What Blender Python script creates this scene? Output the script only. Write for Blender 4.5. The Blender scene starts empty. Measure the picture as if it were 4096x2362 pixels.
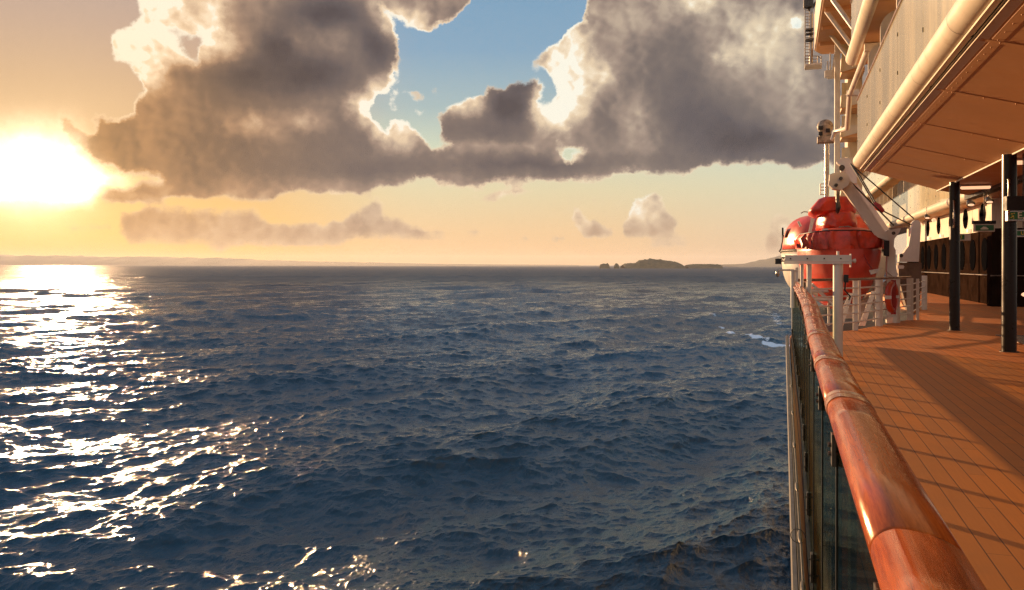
import bpy, bmesh, math, random
import numpy as np
from math import radians, sin, cos, tan, atan2, pi, sqrt
from mathutils import Vector, Matrix

SC = bpy.context.scene
COL = SC.collection
random.seed(7)

# ---------------------------------------------------------------- camera
# ship frame: +Y towards the bow, +X inboard, deck at z = 0, sea at z = SEA
F_PX, W_PX, H_PX, HOR = 3300.0, 4096.0, 2362.0, 1061.0
THETA = math.atan(1087.0 / F_PX)          # camera looks this far to port of the ship's heading
EYE = 1.65
SEA = EYE - 18.0
cam_d = bpy.data.cameras.new('camera')
cam = bpy.data.objects.new('camera', cam_d)
COL.objects.link(cam)
cam_d.sensor_width = 36.0
cam_d.lens = 36.0 * F_PX / W_PX
cam_d.shift_y = -(H_PX / 2 - HOR) / W_PX
cam_d.clip_start = 0.05
cam_d.clip_end = 60000.0
cam.location = (0, 0, EYE)
cam.rotation_euler = (Matrix.Rotation(THETA, 3, 'Z') @ Matrix.Rotation(radians(90), 3, 'X') @ Matrix.Rotation(radians(0.07), 3, 'Z')).to_euler()
SC.camera = cam
SC.render.resolution_x, SC.render.resolution_y = 1024, 590

FW = np.array([-sin(THETA), cos(THETA), 0.0])
RT = np.array([cos(THETA), sin(THETA), 0.0])

def P(px, py, zc):
    """point seen at photo pixel (px, py) at depth zc metres, in the ship frame"""
    a = (px - W_PX / 2) / F_PX * zc
    h = (HOR - py) / F_PX * zc
    v = FW * zc + RT * a
    return (float(v[0]), float(v[1]), EYE + h)

# ---------------------------------------------------------------- exposure, sun
EXPO = 1.0
SC.view_settings.view_transform = 'Standard'
SC.view_settings.look = 'None'
SC.view_settings.exposure = EXPO
SC.view_settings.gamma = 1.0
SC.cycles.use_denoising = True
SC.cycles.denoiser = 'OPENIMAGEDENOISE'
SC.cycles.denoising_input_passes = 'RGB_ALBEDO_NORMAL'
SC.cycles.denoising_prefilter = 'NONE'
SC.cycles.max_bounces = 8
SC.cycles.diffuse_bounces = 3
SC.cycles.glossy_bounces = 4
SC.cycles.transparent_max_bounces = 12
SC.cycles.volume_bounces = 0
SC.cycles.sample_clamp_indirect = 6.0
SC.cycles.sample_clamp_direct = 0.0

SUN_REL = math.atan((235 - 2048) / F_PX)            # azimuth against the camera axis
SUN_EL = radians(7.2)
SUN_AZ = THETA - SUN_REL                            # angle to port of the bow
SUN_DIR = Vector((-sin(SUN_AZ) * cos(SUN_EL), cos(SUN_AZ) * cos(SUN_EL), sin(SUN_EL)))
sun_d = bpy.data.lights.new('sun', 'SUN')
sun_d.energy = 5.0
sun_d.color = (1.0, 0.60, 0.30)
sun_d.angle = radians(0.5)
sun = bpy.data.objects.new('sun', sun_d)
COL.objects.link(sun)
sun.rotation_euler = (-SUN_DIR).to_track_quat('-Z', 'Y').to_euler()

# ---------------------------------------------------------------- node helper
class NT:
    def __init__(s, tree):
        s.t = tree; s.n = tree.nodes; s.l = tree.links
    def new(s, typ, **kw):
        n = s.n.new(typ)
        for k, v in kw.items():
            setattr(n, k, v)
        return n
    def put(s, sock, v):
        if isinstance(v, bpy.types.NodeSocket):
            s.l.new(v, sock)
        elif v is not None:
            sock.default_value = v
    def math(s, op, a, b=None, c=None, clamp=False):
        n = s.new('ShaderNodeMath', operation=op, use_clamp=clamp)
        s.put(n.inputs[0], a)
        if b is not None: s.put(n.inputs[1], b)
        if c is not None: s.put(n.inputs[2], c)
        return n.outputs[0]
    def vmath(s, op, a, b=None, out=0):
        n = s.new('ShaderNodeVectorMath', operation=op)
        s.put(n.inputs[0], a)
        if b is not None: s.put(n.inputs[3 if op == 'SCALE' else 1], b)
        return n.outputs[out]
    def rng(s, v, a, b, c=0.0, d=1.0, mode='SMOOTHSTEP'):
        n = s.new('ShaderNodeMapRange', interpolation_type=mode)
        s.put(n.inputs[0], v)
        for i, x in enumerate((a, b, c, d)): s.put(n.inputs[i + 1], x)
        return n.outputs[0]
    def mix(s, f, a, b, blend='MIX'):
        n = s.new('ShaderNodeMix', data_type='RGBA', blend_type=blend)
        n.clamp_result = False
        s.put(n.inputs[0], f); s.put(n.inputs[6], a); s.put(n.inputs[7], b)
        return n.outputs[2]
    def noise(s, vec, scale, detail=4, rough=0.5, dist=0.0, out=0, dim='3D', w=None, lac=2.0):
        n = s.new('ShaderNodeTexNoise', noise_dimensions=dim)
        s.put(n.inputs['Vector'], vec)
        s.put(n.inputs['Scale'], scale); s.put(n.inputs['Detail'], detail)
        s.put(n.inputs['Roughness'], rough); s.put(n.inputs['Distortion'], dist)
        s.put(n.inputs['Lacunarity'], lac)
        return n.outputs[out]
    def ramp(s, f, stops, interp='LINEAR'):
        n = s.new('ShaderNodeValToRGB')
        r = n.color_ramp; r.interpolation = interp
        while len(r.elements) < len(stops): r.elements.new(0.5)
        for e, (p, c) in zip(r.elements, stops):
            e.position = p; e.color = (*c, 1.0) if len(c) == 3 else c
        s.put(n.inputs[0], f)
        return n.outputs[0]
    def comb(s, x, y, z):
        n = s.new('ShaderNodeCombineXYZ')
        for i, v in enumerate((x, y, z)): s.put(n.inputs[i], v)
        return n.outputs[0]
    def sep(s, v):
        n = s.new('ShaderNodeSeparateXYZ'); s.put(n.inputs[0], v)
        return n.outputs

def lin(r, g, b):
    f = lambda c: c / 12.92 if c <= 0.04045 else ((c + 0.055) / 1.055) ** 2.4
    return (f(r / 255), f(g / 255), f(b / 255))

# ---------------------------------------------------------------- sky
# The cloud field is described once in sky angles: azimuth (40 deg either side of the
# look direction) by tan(elevation).  Outlines below are in photo pixels and are turned
# into those angles; nodes then break the edges up and shade them.
NU, NV = 257, 45
AZ_MAX = radians(40)
VMAX = 0.352
uu = np.linspace(-AZ_MAX, AZ_MAX, NU)
vv = np.linspace(0.0, VMAX, NV)
GA, GV = np.meshgrid(uu, vv)
GX = W_PX / 2 + F_PX * np.tan(GA)
GY = HOR - F_PX * GV / np.cos(GA)

def inside(poly):
    x, y = GX, GY
    res = np.zeros(x.shape, bool)
    n = len(poly)
    for i in range(n):
        x1, y1 = poly[i]; x2, y2 = poly[(i + 1) % n]
        if y1 == y2: continue
        c = ((y1 > y) != (y2 > y)) & (x < (x2 - x1) * (y - y1) / (y2 - y1) + x1)
        res ^= c
    return res.astype(float)

def blur(a, n=1):
    for _ in range(n):
        b = np.pad(a, 1, mode='edge')
        a = (b[1:-1, :-2] + 2 * b[1:-1, 1:-1] + b[1:-1, 2:]) / 4
        b = np.pad(a, 1, mode='edge')
        a = (b[:-2, 1:-1] + 2 * b[1:-1, 1:-1] + b[2:, 1:-1]) / 4
    return a

def A(*pts):            # left zoom tile -> full photo pixels
    return [(x * .7556, y * .7556) for x, y in pts]
def B(*pts):            # right zoom tile
    return [(1600 + x * .7556, y * .7556) for x, y in pts]

cloudA = A((690,-90),(700,0),(745,60),(690,120),(640,160),(600,200),(590,260),(620,330),(690,370),(740,430),(770,470),(750,490),
    (695,520),(690,550),(722,590),(700,622),(650,590),(630,610),(640,640),(560,630),(500,600),(450,585),(455,625),(510,640),(530,680),(490,725),
    (440,732),(430,690),(380,640),(310,585),(300,620),(330,680),(370,770),(440,790),(500,850),(570,890),(680,912),(860,932),
    (905,960),(700,985),(620,1000),(500,1040),(500,1085),(760,1080),(900,1060),(1000,1040),(1100,1050),(1400,1050),(1600,1030),(1700,1025),(1920,1025),
    (2060,1000),(2090,985),(2240,980),(2370,985),(2420,970),(2380,850),(2240,750),(2180,690),(2130,655),(2045,655),(2060,700),(2040,740),(2020,700),(1990,640),
    (1940,620),(1900,600),(1920,580),(1960,580),(1980,520),(2070,480),(2080,400),(2095,300),(2125,250),(2110,180),(2080,100),(2030,60),(2000,0),(2000,-90))
holeA = A((880,140),(940,148),(965,190),(1000,208),(1090,205),(1045,260),(1070,300),(1060,330),(1000,300),(960,270),(940,230),(925,180))
cloudD = A((1990,-90),(2000,0),(2050,50),(2130,110),(2190,168),(2240,165)) + B((90,170),(145,150),(180,168),(200,110),(260,130),(300,90),(330,60),(372,5),(380,-90))
cloudC = B((-60,980),(190,980),(250,995),(430,985),(500,965),(850,970),(1100,955),(1190,935),(1130,905),(1070,870),(1040,845),(950,828),(930,840),(880,850),
    (850,800),(800,700),(760,600),(725,560),(715,510),(760,480),(780,430),(735,445),(700,415),(680,440),(610,430),(540,465),(465,450),(460,520),(430,500),(340,510),(250,565),(200,600),
    (188,680),(215,750),(310,785),(240,800),(200,785),(185,825),(95,750),(60,705),(0,650),(-120,800))
cloudB = B((1000,-90),(990,0),(965,60),(980,110),(930,140),(880,150),(850,210),(820,240),(750,253),(740,310),(670,328),(690,362),(750,350),(790,400),(800,440),(830,480),(800,530),(730,560),(728,600),(760,690),
    (850,740),(880,775),(930,775),(970,795),(1010,850),(1070,880),(1150,915),(1240,930),(1400,915),(1600,900),(1700,888),(1900,889),(2100,888),(2260,880),(2500,885),(2800,880),(3300,860),(3300,-90))
holeB = B((2040,140),(2060,100),(2130,80),(2130,150),(2080,170))
lowbank = A((600,1110),(800,1095),(1000,1070),(1300,1080),(1370,1110),(1420,1160),(1500,1180),(1600,1165),(1720,1190),(1770,1150),(1830,1170),(1840,1120),(1900,1100),(1930,1055),(1990,1035),(2045,1070),(2020,1140),
    (2130,1155),(2250,1190)) + B((150,1200),(290,1222),(230,1240),(255,1270),(100,1285),(0,1300)) + A((2100,1288),(1900,1290),(1700,1310),(1500,1310),(1200,1332),(900,1325),(650,1290))
smalls = [(B((908,1130),(950,1108),(968,1150),(1000,1190),(1100,1195),(1150,1240),(1140,1262),(920,1262),(960,1232),(912,1170)), 1),
    (B((1170,1210),(1208,1180),(1240,1120),(1228,1050),(1280,1060),(1310,1030),(1360,1008),(1372,1040),(1352,1070),(1390,1080),(1392,1130),(1450,1140),(1475,1220),(1400,1245),(1200,1252)), 1),
    (B((1965,1170),(2000,1130),(2050,1140),(2100,1200),(2120,1330),(1940,1340),(1930,1290)), .75),
    (B((320,1040),(420,1030),(560,985),(640,975),(790,1040),(780,1052),(640,1040),(560,1045),(400,1072)), .62),
    (B((920,1065),(985,1040),(990,1060),(950,1075)), .6), (B((1012,1050),(1060,1045),(1075,1070),(1030,1078)), .6),
    (B((1560,1115),(1620,1120),(1655,1145),(1600,1152)), .65), (B((1600,1272),(1640,1240),(1690,1262),(1660,1282)), .75),
    (B((1715,1300),(1755,1280),(1772,1305)), .75), (B((330,1225),(420,1220),(465,1240),(420,1252)), .75),
    (B((420,1185),(500,1185),(490,1200)), .6), (B((600,1245),(690,1250),(700,1268),(640,1272)), .7),
    (B((760,1240),(860,1240),(885,1268),(800,1272)), .6), (B((1290,1270),(1400,1245),(1500,1240),(1560,1300),(1540,1322),(1300,1320)), .62),
    (B((30,470),(60,470),(140,510),(120,530),(60,520)), .75), (B((140,485),(190,490),(180,515)), .7), (B((90,420),(110,425),(105,445)), .6),
    (B((50,570),(90,562),(145,585),(110,612),(60,620)), .9), (B((-40,200),(10,220),(45,380),(20,520),(-30,640),(-90,560),(-60,400)), .08),
    
    (A((560,85),(590,75),(608,95),(590,115)), .62), (A((320,35),(350,12),(365,25),(345,40)), .62), (A((320,205),(370,180),(390,190),(350,218)), .58),
    (A((470,265),(480,240),(540,220),(580,235),(520,250)), .58), (A((470,180),(485,170),(490,195)), .55),
    (A((-60,1205),(180,1205),(190,1220),(60,1232),(-60,1228)), .7), (A((340,1205),(600,1195),(640,1215),(380,1220)), .62), (A((-60,1290),(100,1290),(180,1300),(60,1312),(-60,1310)), .6),
    (A((60,1060),(110,1060),(112,1092),(65,1092)), .8)]

DEN = blur(np.maximum.reduce([inside(cloudA) * (1 - inside(holeA)), inside(cloudD), inside(cloudC), inside(cloudB) * (1 - .55 * inside(holeB))]), 1)
DEN = np.maximum(DEN, blur(inside(lowbank), 1) * .8)
for poly, k in smalls:
    DEN = np.maximum(DEN, blur(inside(poly), 1) ** .6 * (.45 + .5 * k))
DEN = np.where(GY < -60, np.maximum(DEN, 0.25), DEN)

def G(x, y, rx, ry, tile=None):
    if tile == 'A': x, y, rx, ry = x * .7556, y * .7556, rx * .7556, ry * .7556
    if tile == 'B': x, y, rx, ry = 1600 + x * .7556, y * .7556, rx * .7556, ry * .7556
    return np.exp(-((GX - x) / rx) ** 2 - ((GY - y) / ry) ** 2)

# how much light comes through each part: 0 deepest grey .. 1 burning white
TON = np.full(GX.shape, 0.42)
def tone(v, *g):
    global TON
    w = G(*g) if len(g) == 5 else g[0]
    TON = TON * (1 - w) + v * w
inA = inside(cloudA)
tone(.36, 1300, 700, 560, 330, 'A')
tone(.30, 1750, 800, 500, 260, 'A')
tone(.36, 1200, 560, 330, 120, 'A')
tone(.40, 900, 700, 200, 150, 'A')
tone(.40, 1100, 960, 300, 60, 'A')
tone(.98, blur(inside(A((600,-90),(1210,-90),(1170,60),(1190,140),(1270,190),(1280,265),(1140,270),(1030,320),(900,325),(850,420),(780,470),(700,400),(560,300),(560,200))), 3))
tone(.62, 1010, 60, 110, 70, 'A')
tone(.80, 850, 260, 90, 60, 'A')
tone(.36, 950, 380, 110, 60, 'A')
tone(.40, 1260, 130, 70, 130, 'A')
tone(.04, 1480, 250, 120, 130, 'A')
tone(.05, 1330, 400, 230, 110, 'A')
tone(.04, 1640, 390, 180, 110, 'A')
tone(.44, 1600, 130, 80, 110, 'A')
tone(.08, 1740, 60, 190, 80, 'A')
tone(.04, 2000, 200, 110, 150, 'A')
tone(.60, 1330, 670, 120, 60, 'A')
tone(.56, 1620, 650, 100, 50, 'A')
tone(.90, blur(inside(A((1890,500),(2080,400),(2150,420),(2140,500),(2240,640),(2260,760),(2060,770),(1990,740),(1900,640),(1830,560))), 2))
tone(.20, 2000, 900, 300, 55, 'A')
tone(.95, 2130, 120, 130, 80, 'A')
tone(.55, 2000, 20, 60, 50, 'A')
# middle clouds
tone(.85, 20, 690, 60, 60, 'B')
tone(.62, 20, 760, 70, 50, 'B')
tone(.92, 350, 560, 110, 50, 'B')
tone(.28, 280, 680, 100, 70, 'B')
tone(.03, 590, 570, 150, 110, 'B')
tone(.04, 680, 450, 110, 40, 'B')
tone(.24, 500, 690, 200, 60, 'B')
tone(.50, 520, 785, 330, 22, 'B')
tone(.15, 700, 880, 400, 55, 'B')
tone(.78, 900, 830, 60, 25, 'B')
# right hand cloud
tone(.52, 1300, 120, 330, 120, 'B')
tone(.97, blur(inside(B((880,150),(1000,140),(960,260),(1060,350),(1150,370),(1150,420),(1000,430),(1000,560),(880,640),(860,720),(760,690),(700,600),(740,330))), 3))
tone(.97, 1570, 10, 100, 50, 'B')
tone(.55, 1010, 60, 60, 60, 'B')
tone(.32, 1090, 680, 80, 90, 'B')
tone(.60, 1270, 600, 120, 160, 'B')
tone(.38, 1200, 440, 60, 100, 'B')
tone(.80, 1470, 480, 40, 40, 'B')
tone(.27, 1500, 420, 170, 180, 'B')
tone(.18, 1620, 620, 260, 170, 'B')
tone(.06, 1850, 760, 280, 110, 'B')
tone(.30, 1480, 200, 160, 120, 'B')
tone(.30, 1300, 860, 300, 40, 'B')
tone(.22, 2100, 830, 400, 50, 'B')
tone(.70, 1900, 180, 230, 170, 'B')
tone(.85, 1760, 290, 90, 40, 'B')
tone(.98, 2080, 130, 45, 45, 'B')
tone(.62, 2120, 420, 60, 120, 'B')
tone(.45, 2150, 600, 140, 120, 'B')
tone(.38, 950, 740, 130, 60, 'B')
low = blur((GY > 745).astype(float), 2)
TON = TON * (1 - low) + low * .50
tone(.50, 1900, 1220, 260, 50, 'A')
tone(.46, 1060, 1230, 110, 26, 'B')
tone(.75, 960, 1160, 50, 60, 'B')
tone(.88, 1300, 1120, 100, 80, 'B')
tone(.52, 1330, 1225, 130, 26, 'B')
tone(.50, 1420, 1160, 40, 30, 'B')
tone(.45, 80, 1240, 200, 40, 'B')
tone(.75, 2020, 1200, 60, 80, 'B')

# glow round the sun, held back where the thick cloud stands before it
sunx, suny = 235 / .7556, 900
GL = .98 * G(160, 900, 430, 260, 'A') + .24 * G(200, 850, 900, 600, 'A') + .12 * G(150, 1250, 900, 90, 'A')
white = blur(inside(A((-300,740),(-20,760),(100,740),(300,735),(400,780),(450,800),(520,870),(640,910),(690,955),(640,1000),(520,1030),(480,1100),(250,1120),(-300,1110))), 3)
GL = np.maximum(GL * .8, white)
GL = GL + .45 * blur(inside(A((640,935),(900,935),(905,975),(640,985))), 1)
shade = blur(inA * (GX > 450 * .7556), 3)
GL = GL * (1 - .52 * shade)
GL = np.clip(GL, 0, 1)

world = bpy.data.worlds.new('World')
SC.world = world
world.use_nodes = True
w = NT(world.node_tree)
w.n.clear()
tc = w.new('ShaderNodeTexCoord')
d = tc.outputs['Generated']
dz = w.sep(d)[2]
dr = w.vmath('DOT_PRODUCT', d, tuple(RT), out=1)
df = w.vmath('DOT_PRODUCT', d, tuple(FW), out=1)
az = w.math('ARCTAN2', dr, df)
hyp = w.math('SQRT', w.math('ADD', w.math('MULTIPLY', dr, dr), w.math('MULTIPLY', df, df)))
el = w.math('DIVIDE', dz, w.math('MAXIMUM', hyp, .02))
# beyond the part of the sky the photograph shows, the same weather carries on (mirrored field)
azm = w.math('SUBTRACT', w.math('PINGPONG', w.math('ADD', az, AZ_MAX), 2 * AZ_MAX), AZ_MAX)
elp = w.math('MAXIMUM', el, 0.0)
over = w.math('MAXIMUM', w.math('SUBTRACT', elp, VMAX - .02), 0.0)
elm = w.math('MAXIMUM', w.math('SUBTRACT', w.math('MINIMUM', elp, VMAX - .02), w.math('MULTIPLY', over, .22)), .19)
elm = w.math('MINIMUM', elm, w.math('ADD', elp, 0.0))
pos = w.comb(azm, elm, 0.0)
posn = w.comb(az, w.math('MINIMUM', elp, 1.5), 0.0)
wn1 = w.noise(posn, 9.0, 3, .5, out=1)
wn2 = w.noise(posn, 46.0, 6, .66, out=1)
lowk = w.rng(elp, .02, .11, .25, 1.0)
warp = w.vmath('ADD', w.vmath('SCALE', w.vmath('SUBTRACT', wn1, (.5, .5, .5)), .016), w.vmath('SCALE', w.vmath('SUBTRACT', wn2, (.5, .5, .5)), .020))
warp = w.vmath('SCALE', warp, lowk)
pw = w.sep(w.vmath('ADD', pos, warp))
U = w.rng(pw[0], -AZ_MAX, AZ_MAX, 0, 1, mode='LINEAR')
V = pw[1]
UC = w.comb(U, U, U)

def simplify(y, tol):
    """Douglas-Peucker on a sampled curve -> indices worth keeping"""
    keep = {0, len(y) - 1}; st = [(0, len(y) - 1)]
    while st:
        a, b = st.pop()
        if b - a < 2: continue
        t = np.arange(a + 1, b)
        e = np.abs(y[a] + (y[b] - y[a]) * (t - a) / (b - a) - y[a + 1:b])
        k = int(np.argmax(e))
        if e[k] > tol:
            k += a + 1; keep.add(k); st += [(a, k), (k, b)]
    return sorted(keep)

prev = None
for r in range(NV):
    n = w.new('ShaderNodeRGBCurve')
    mp = n.mapping
    for ch, arr in enumerate((DEN[r], TON[r], GL[r])):
        cv = mp.curves[ch]
        idx = simplify(arr, .012)
        cv.points[0].location = (0, float(arr[0])); cv.points[1].location = (1, float(arr[-1]))
        cv.points[0].handle_type = 'VECTOR'; cv.points[1].handle_type = 'VECTOR'
        for i in idx[1:-1]:
            p = cv.points.new(i / (NU - 1), float(arr[i])); p.handle_type = 'VECTOR'
    mp.update()
    w.put(n.inputs['Color'], UC)
    cur = n.outputs[0]
    if prev is None: prev = cur
    else:
        prev = w.mix(w.rng(V, float(vv[r - 1]), float(vv[r]), 0, 1, mode='LINEAR'), prev, cur)
fld = w.sep(prev)
den0, ton0, glw0 = fld[0], fld[1], fld[2]

# fine billows, and the same billows a little nearer the sun: the difference lights them
sd = (SUN_REL, .100, 0.0)
tos = w.vmath('NORMALIZE', w.vmath('SUBTRACT', sd, posn))
bw = w.vmath('SCALE', w.vmath('SUBTRACT', w.noise(posn, 30.0, 5, .6, out=1), (.5, .5, .5)), .022)
posb = w.vmath('ADD', posn, bw)
def vor(vec, sc):
    n = w.new('ShaderNodeTexVoronoi', feature='SMOOTH_F1', voronoi_dimensions='2D')
    w.put(n.inputs['Vector'], vec); n.inputs['Scale'].default_value = sc
    n.inputs['Smoothness'].default_value = .35
    return n.outputs['Distance']
def billow(vec):
    a_ = w.math('MULTIPLY', vor(vec, 17.0), .62)
    b_ = w.math('MULTIPLY_ADD', vor(vec, 41.0), .34, a_)
    c_ = w.math('MULTIPLY_ADD', vor(vec, 96.0), .19, b_)
    return w.math('SUBTRACT', 1.0, c_)
rA = billow(posb)
rB = billow(w.vmath('ADD', posb, w.vmath('SCALE', tos, .0085)))
n1 = w.math('ADD', w.math('MULTIPLY', w.noise(posn, 22.0, 8, .60), .55), w.math('MULTIPLY', w.math('SUBTRACT', rA, .07), .45))
nf = w.noise(posn, 95.0, 5, .6)
t0f = ton0
relief = w.math('SUBTRACT', rA, rB)
amp = w.rng(elp, .0, .14, .22, .60)
dens = w.math('ADD', den0, w.math('MULTIPLY', w.math('SUBTRACT', n1, .5), amp))
dens = w.math('ADD', dens, w.math('MULTIPLY', w.math('SUBTRACT', nf, .5), .34))
soft = w.rng(w.noise(posn, 6.5, 3, .5), .38, .62, .53, .80, mode='LINEAR')
alpha = w.rng(dens, .40, soft)
thick = w.rng(dens, .44, .84)
t1 = w.math('ADD', w.math('MULTIPLY_ADD', ton0, 1.0, -.02), w.math('MULTIPLY', relief, w.rng(t0f, .20, .85, .10, .74)))
t1 = w.math('ADD', t1, w.math('MULTIPLY', w.math('SUBTRACT', n1, .5), -.10))
t1 = w.math('ADD', t1, w.math('MULTIPLY', w.math('SUBTRACT', w.noise(posn, 7.5, 4, .55), .5), .34))
rim = w.math('SUBTRACT', 1.0, thick)
t1 = w.math('ADD', t1, w.math('MULTIPLY', rim, w.rng(elp, .05, .12, .18, .44)))
t1 = w.math('MULTIPLY_ADD', t1, 1.22, -.085)
cloud = w.ramp(t1, [(0.0, lin(78, 72, 76)), (.14, lin(96, 88, 90)), (.30, lin(122, 108, 102)), (.45, lin(160, 138, 124)),
                    (.62, lin(200, 176, 152)), (.80, lin(234, 206, 172)), (.95, lin(252, 230, 200)), (1.0, lin(255, 246, 226))])
# cooler grey to the right, browner to the left
cool = w.rng(az, -.15, .35)
cloud = w.mix(w.math('MULTIPLY', cool, .85), cloud, w.mix(1.0, cloud, (.92, 1.03, 1.10, 1), 'MULTIPLY'))
# low clouds sit in the warm air above the horizon
prox = w.rng(w.vmath('DISTANCE', posn, sd, out=1), .38, .05)
cloud = w.mix(w.math('MULTIPLY', prox, w.rng(t1, .45, .8, .85, .30)), cloud, w.mix(1.0, cloud, (1.42, .95, .42, 1), 'MULTIPLY'))
lowc = w.rng(elp, .0, .105, 1.0, .0)
cloud = w.mix(w.math('MULTIPLY', lowc, .42), cloud, (*lin(232, 184, 132), 1))

sky = w.new('ShaderNodeTexSky', sky_type='NISHITA')
sky.sun_disc = False
sky.sun_elevation = SUN_EL
sky.sun_rotation = -SUN_AZ
sky.air_density = 1.0; sky.dust_density = 1.6; sky.ozone_density = 1.0
nish = w.mix(1.0, sky.outputs[0], (.10, .10, .10, 1), 'MULTIPLY')
vr = w.math('DIVIDE', elp, .5)
left = w.ramp(vr, [(0.0, lin(232, 182, 92)), (.10, lin(234, 184, 108)), (.25, lin(220, 178, 128)), (.40, lin(205, 168, 132)), (.52, lin(192, 162, 142)), (.66, lin(180, 160, 152)), (1.0, lin(150, 150, 165))])
mid = w.ramp(vr, [(0.0, lin(238, 188, 134)), (.08, lin(238, 200, 152)), (.18, lin(226, 212, 172)), (.28, lin(208, 216, 190)), (.38, lin(166, 188, 190)), (.52, lin(132, 168, 194)), (.70, lin(118, 160, 192)), (1.0, lin(96, 132, 170))])
right = w.ramp(vr, [(0.0, lin(216, 184, 152)), (.08, lin(226, 202, 168)), (.18, lin(220, 214, 182)), (.30, lin(204, 218, 200)), (.42, lin(186, 204, 200)), (.60, lin(160, 188, 204)), (1.0, lin(120, 150, 180))])
grad = w.mix(w.rng(az, -.36, -.10), left, mid)
grad = w.mix(w.rng(az, .05, .38), grad, right)
clear = w.mix(.04, grad, nish)
base = w.mix(alpha, clear, cloud)
# thin haze glow
g = glw0
gold = w.mix(1.0, (1.0, .68, .26, 1), w.comb(w.math('MULTIPLY', g, .30), w.math('MULTIPLY', g, .30), w.math('MULTIPLY', g, .36)), 'MULTIPLY')
gw = w.math('POWER', w.rng(g, .18, 1.0, mode='LINEAR'), 2.2)
base = w.mix(w.math('MULTIPLY', w.rng(g, 0.05, .6), w.math('MULTIPLY', alpha, .35)), base, (*lin(225, 160, 70), 1))
base = w.mix(1.0, base, gold, 'ADD')
wgt = w.mix(1.0, (3.2, 2.6, 1.9, 1), w.comb(gw, gw, gw), 'MULTIPLY')
base = w.mix(1.0, base, wgt, 'ADD')
# unseen sky behind brightened as added warm fill; overhead bluer to tint the sea
back = w.rng(w.math('ABSOLUTE', az), 1.15, 2.1)
base = w.mix(w.math('MULTIPLY', back, .85), base, (.70, .60, .54, 1))
base = w.mix(w.rng(elp, .33, .62, 0, .78), base, (.20, .36, .56, 1))
base = w.mix(w.rng(elp, 1.2, 3., 0, .6), base, (.20, .24, .32, 1))
SKY_K = 1.0 / (2 ** EXPO)
bg = w.new('ShaderNodeBackground')
w.put(bg.inputs[0], w.mix(1.0, base, (10 * SKY_K,) * 3 + (1,), 'MULTIPLY'))
bg.inputs[1].default_value = 0.10
wo = w.new('ShaderNodeOutputWorld')
w.l.new(bg.outputs[0], wo.inputs[0])
world.cycles.sampling_method = 'MANUAL'
world.cycles.sample_map_resolution = 512

# ---------------------------------------------------------------- object helpers
def tag(o, label=None, cat=None, group=None, kind=None):
    if label: o['label'] = label
    if cat: o['category'] = cat
    if group: o['group'] = group
    if kind: o['kind'] = kind
    return o

def link_mesh(name, me, mat=None, parent=None, smooth=False):
    o = bpy.data.objects.new(name, me)
    COL.objects.link(o)
    if mat is not None: me.materials.append(mat)
    if parent is not None: o.parent = parent
    if smooth: me.polygons.foreach_set('use_smooth', [True] * len(me.polygons))
    return o

def fast_grid(name, co, nr, nc, wrap=False):
    """grid mesh from an (nr*nc, 3) array"""
    me = bpy.data.meshes.new(name)
    cols = nc if wrap else nc - 1
    i = np.arange(nr - 1)[:, None] * nc
    j = np.arange(cols)[None, :]
    j2 = (j + 1) % nc
    q = np.stack([i + j, i + j2, i + nc + j2, i + nc + j], -1).reshape(-1, 4)
    me.vertices.add(len(co)); me.loops.add(q.size); me.polygons.add(len(q))
    me.vertices.foreach_set('co', co.astype(np.float32).ravel())
    me.loops.foreach_set('vertex_index', q.astype(np.int32).ravel())
    me.polygons.foreach_set('loop_start', np.arange(0, q.size, 4, dtype=np.int32))
    me.polygons.foreach_set('use_smooth', np.ones(len(q), bool))
    me.update(calc_edges=True)
    return me

# ---------------------------------------------------------------- sea
def sea_tile(N, L, wind_dir, V, lo, hi, spread, seed, steep):
    """wind sea on a periodic tile: height and horizontal shift, wavelengths lo..hi metres"""
    rng = np.random.default_rng(seed)
    k1 = np.fft.fftfreq(N, L / N) * 2 * np.pi
    KX, KY = np.meshgrid(k1, k1)
    K = np.hypot(KX, KY); K[0, 0] = 1
    cosd = (KX * wind_dir[0] + KY * wind_dir[1]) / K
    Lw = V * V / 9.81
    S = np.exp(-1 / (K * Lw) ** 2) / K ** 4 * np.abs(cosd) ** spread * np.where(cosd < 0, .12, 1.0)
    S *= np.exp(-(K * lo / (2 * np.pi)) ** 4) * (1 - np.exp(-(K * hi / (2 * np.pi)) ** 4))
    S[0, 0] = 0
    z = rng.normal(size=(N, N)) + 1j * rng.normal(size=(N, N))
    H = np.fft.ifft2(z * np.sqrt(S) ) .real
    Hh = np.fft.fft2(H)
    DX = np.fft.ifft2(-1j * KX / K * Hh).real
    DY = np.fft.ifft2(-1j * KY / K * Hh).real
    sx = np.fft.ifft2(1j * KX * Hh).real; sy = np.fft.ifft2(1j * KY * Hh).real
    s = steep / np.sqrt((sx ** 2 + sy ** 2).mean())
    return H * s, DX * s, DY * s

def sample(tile, L, x, y):
    N = tile.shape[0]
    fx = x / L * N; fy = y / L * N
    ix = np.floor(fx).astype(np.int64); iy = np.floor(fy).astype(np.int64)
    tx = fx - ix; ty = fy - iy
    ix %= N; iy %= N; jx = (ix + 1) % N; jy = (iy + 1) % N
    return (tile[iy, ix] * (1 - tx) + tile[iy, jx] * tx) * (1 - ty) + (tile[jy, ix] * (1 - tx) + tile[jy, jx] * tx) * ty

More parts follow.
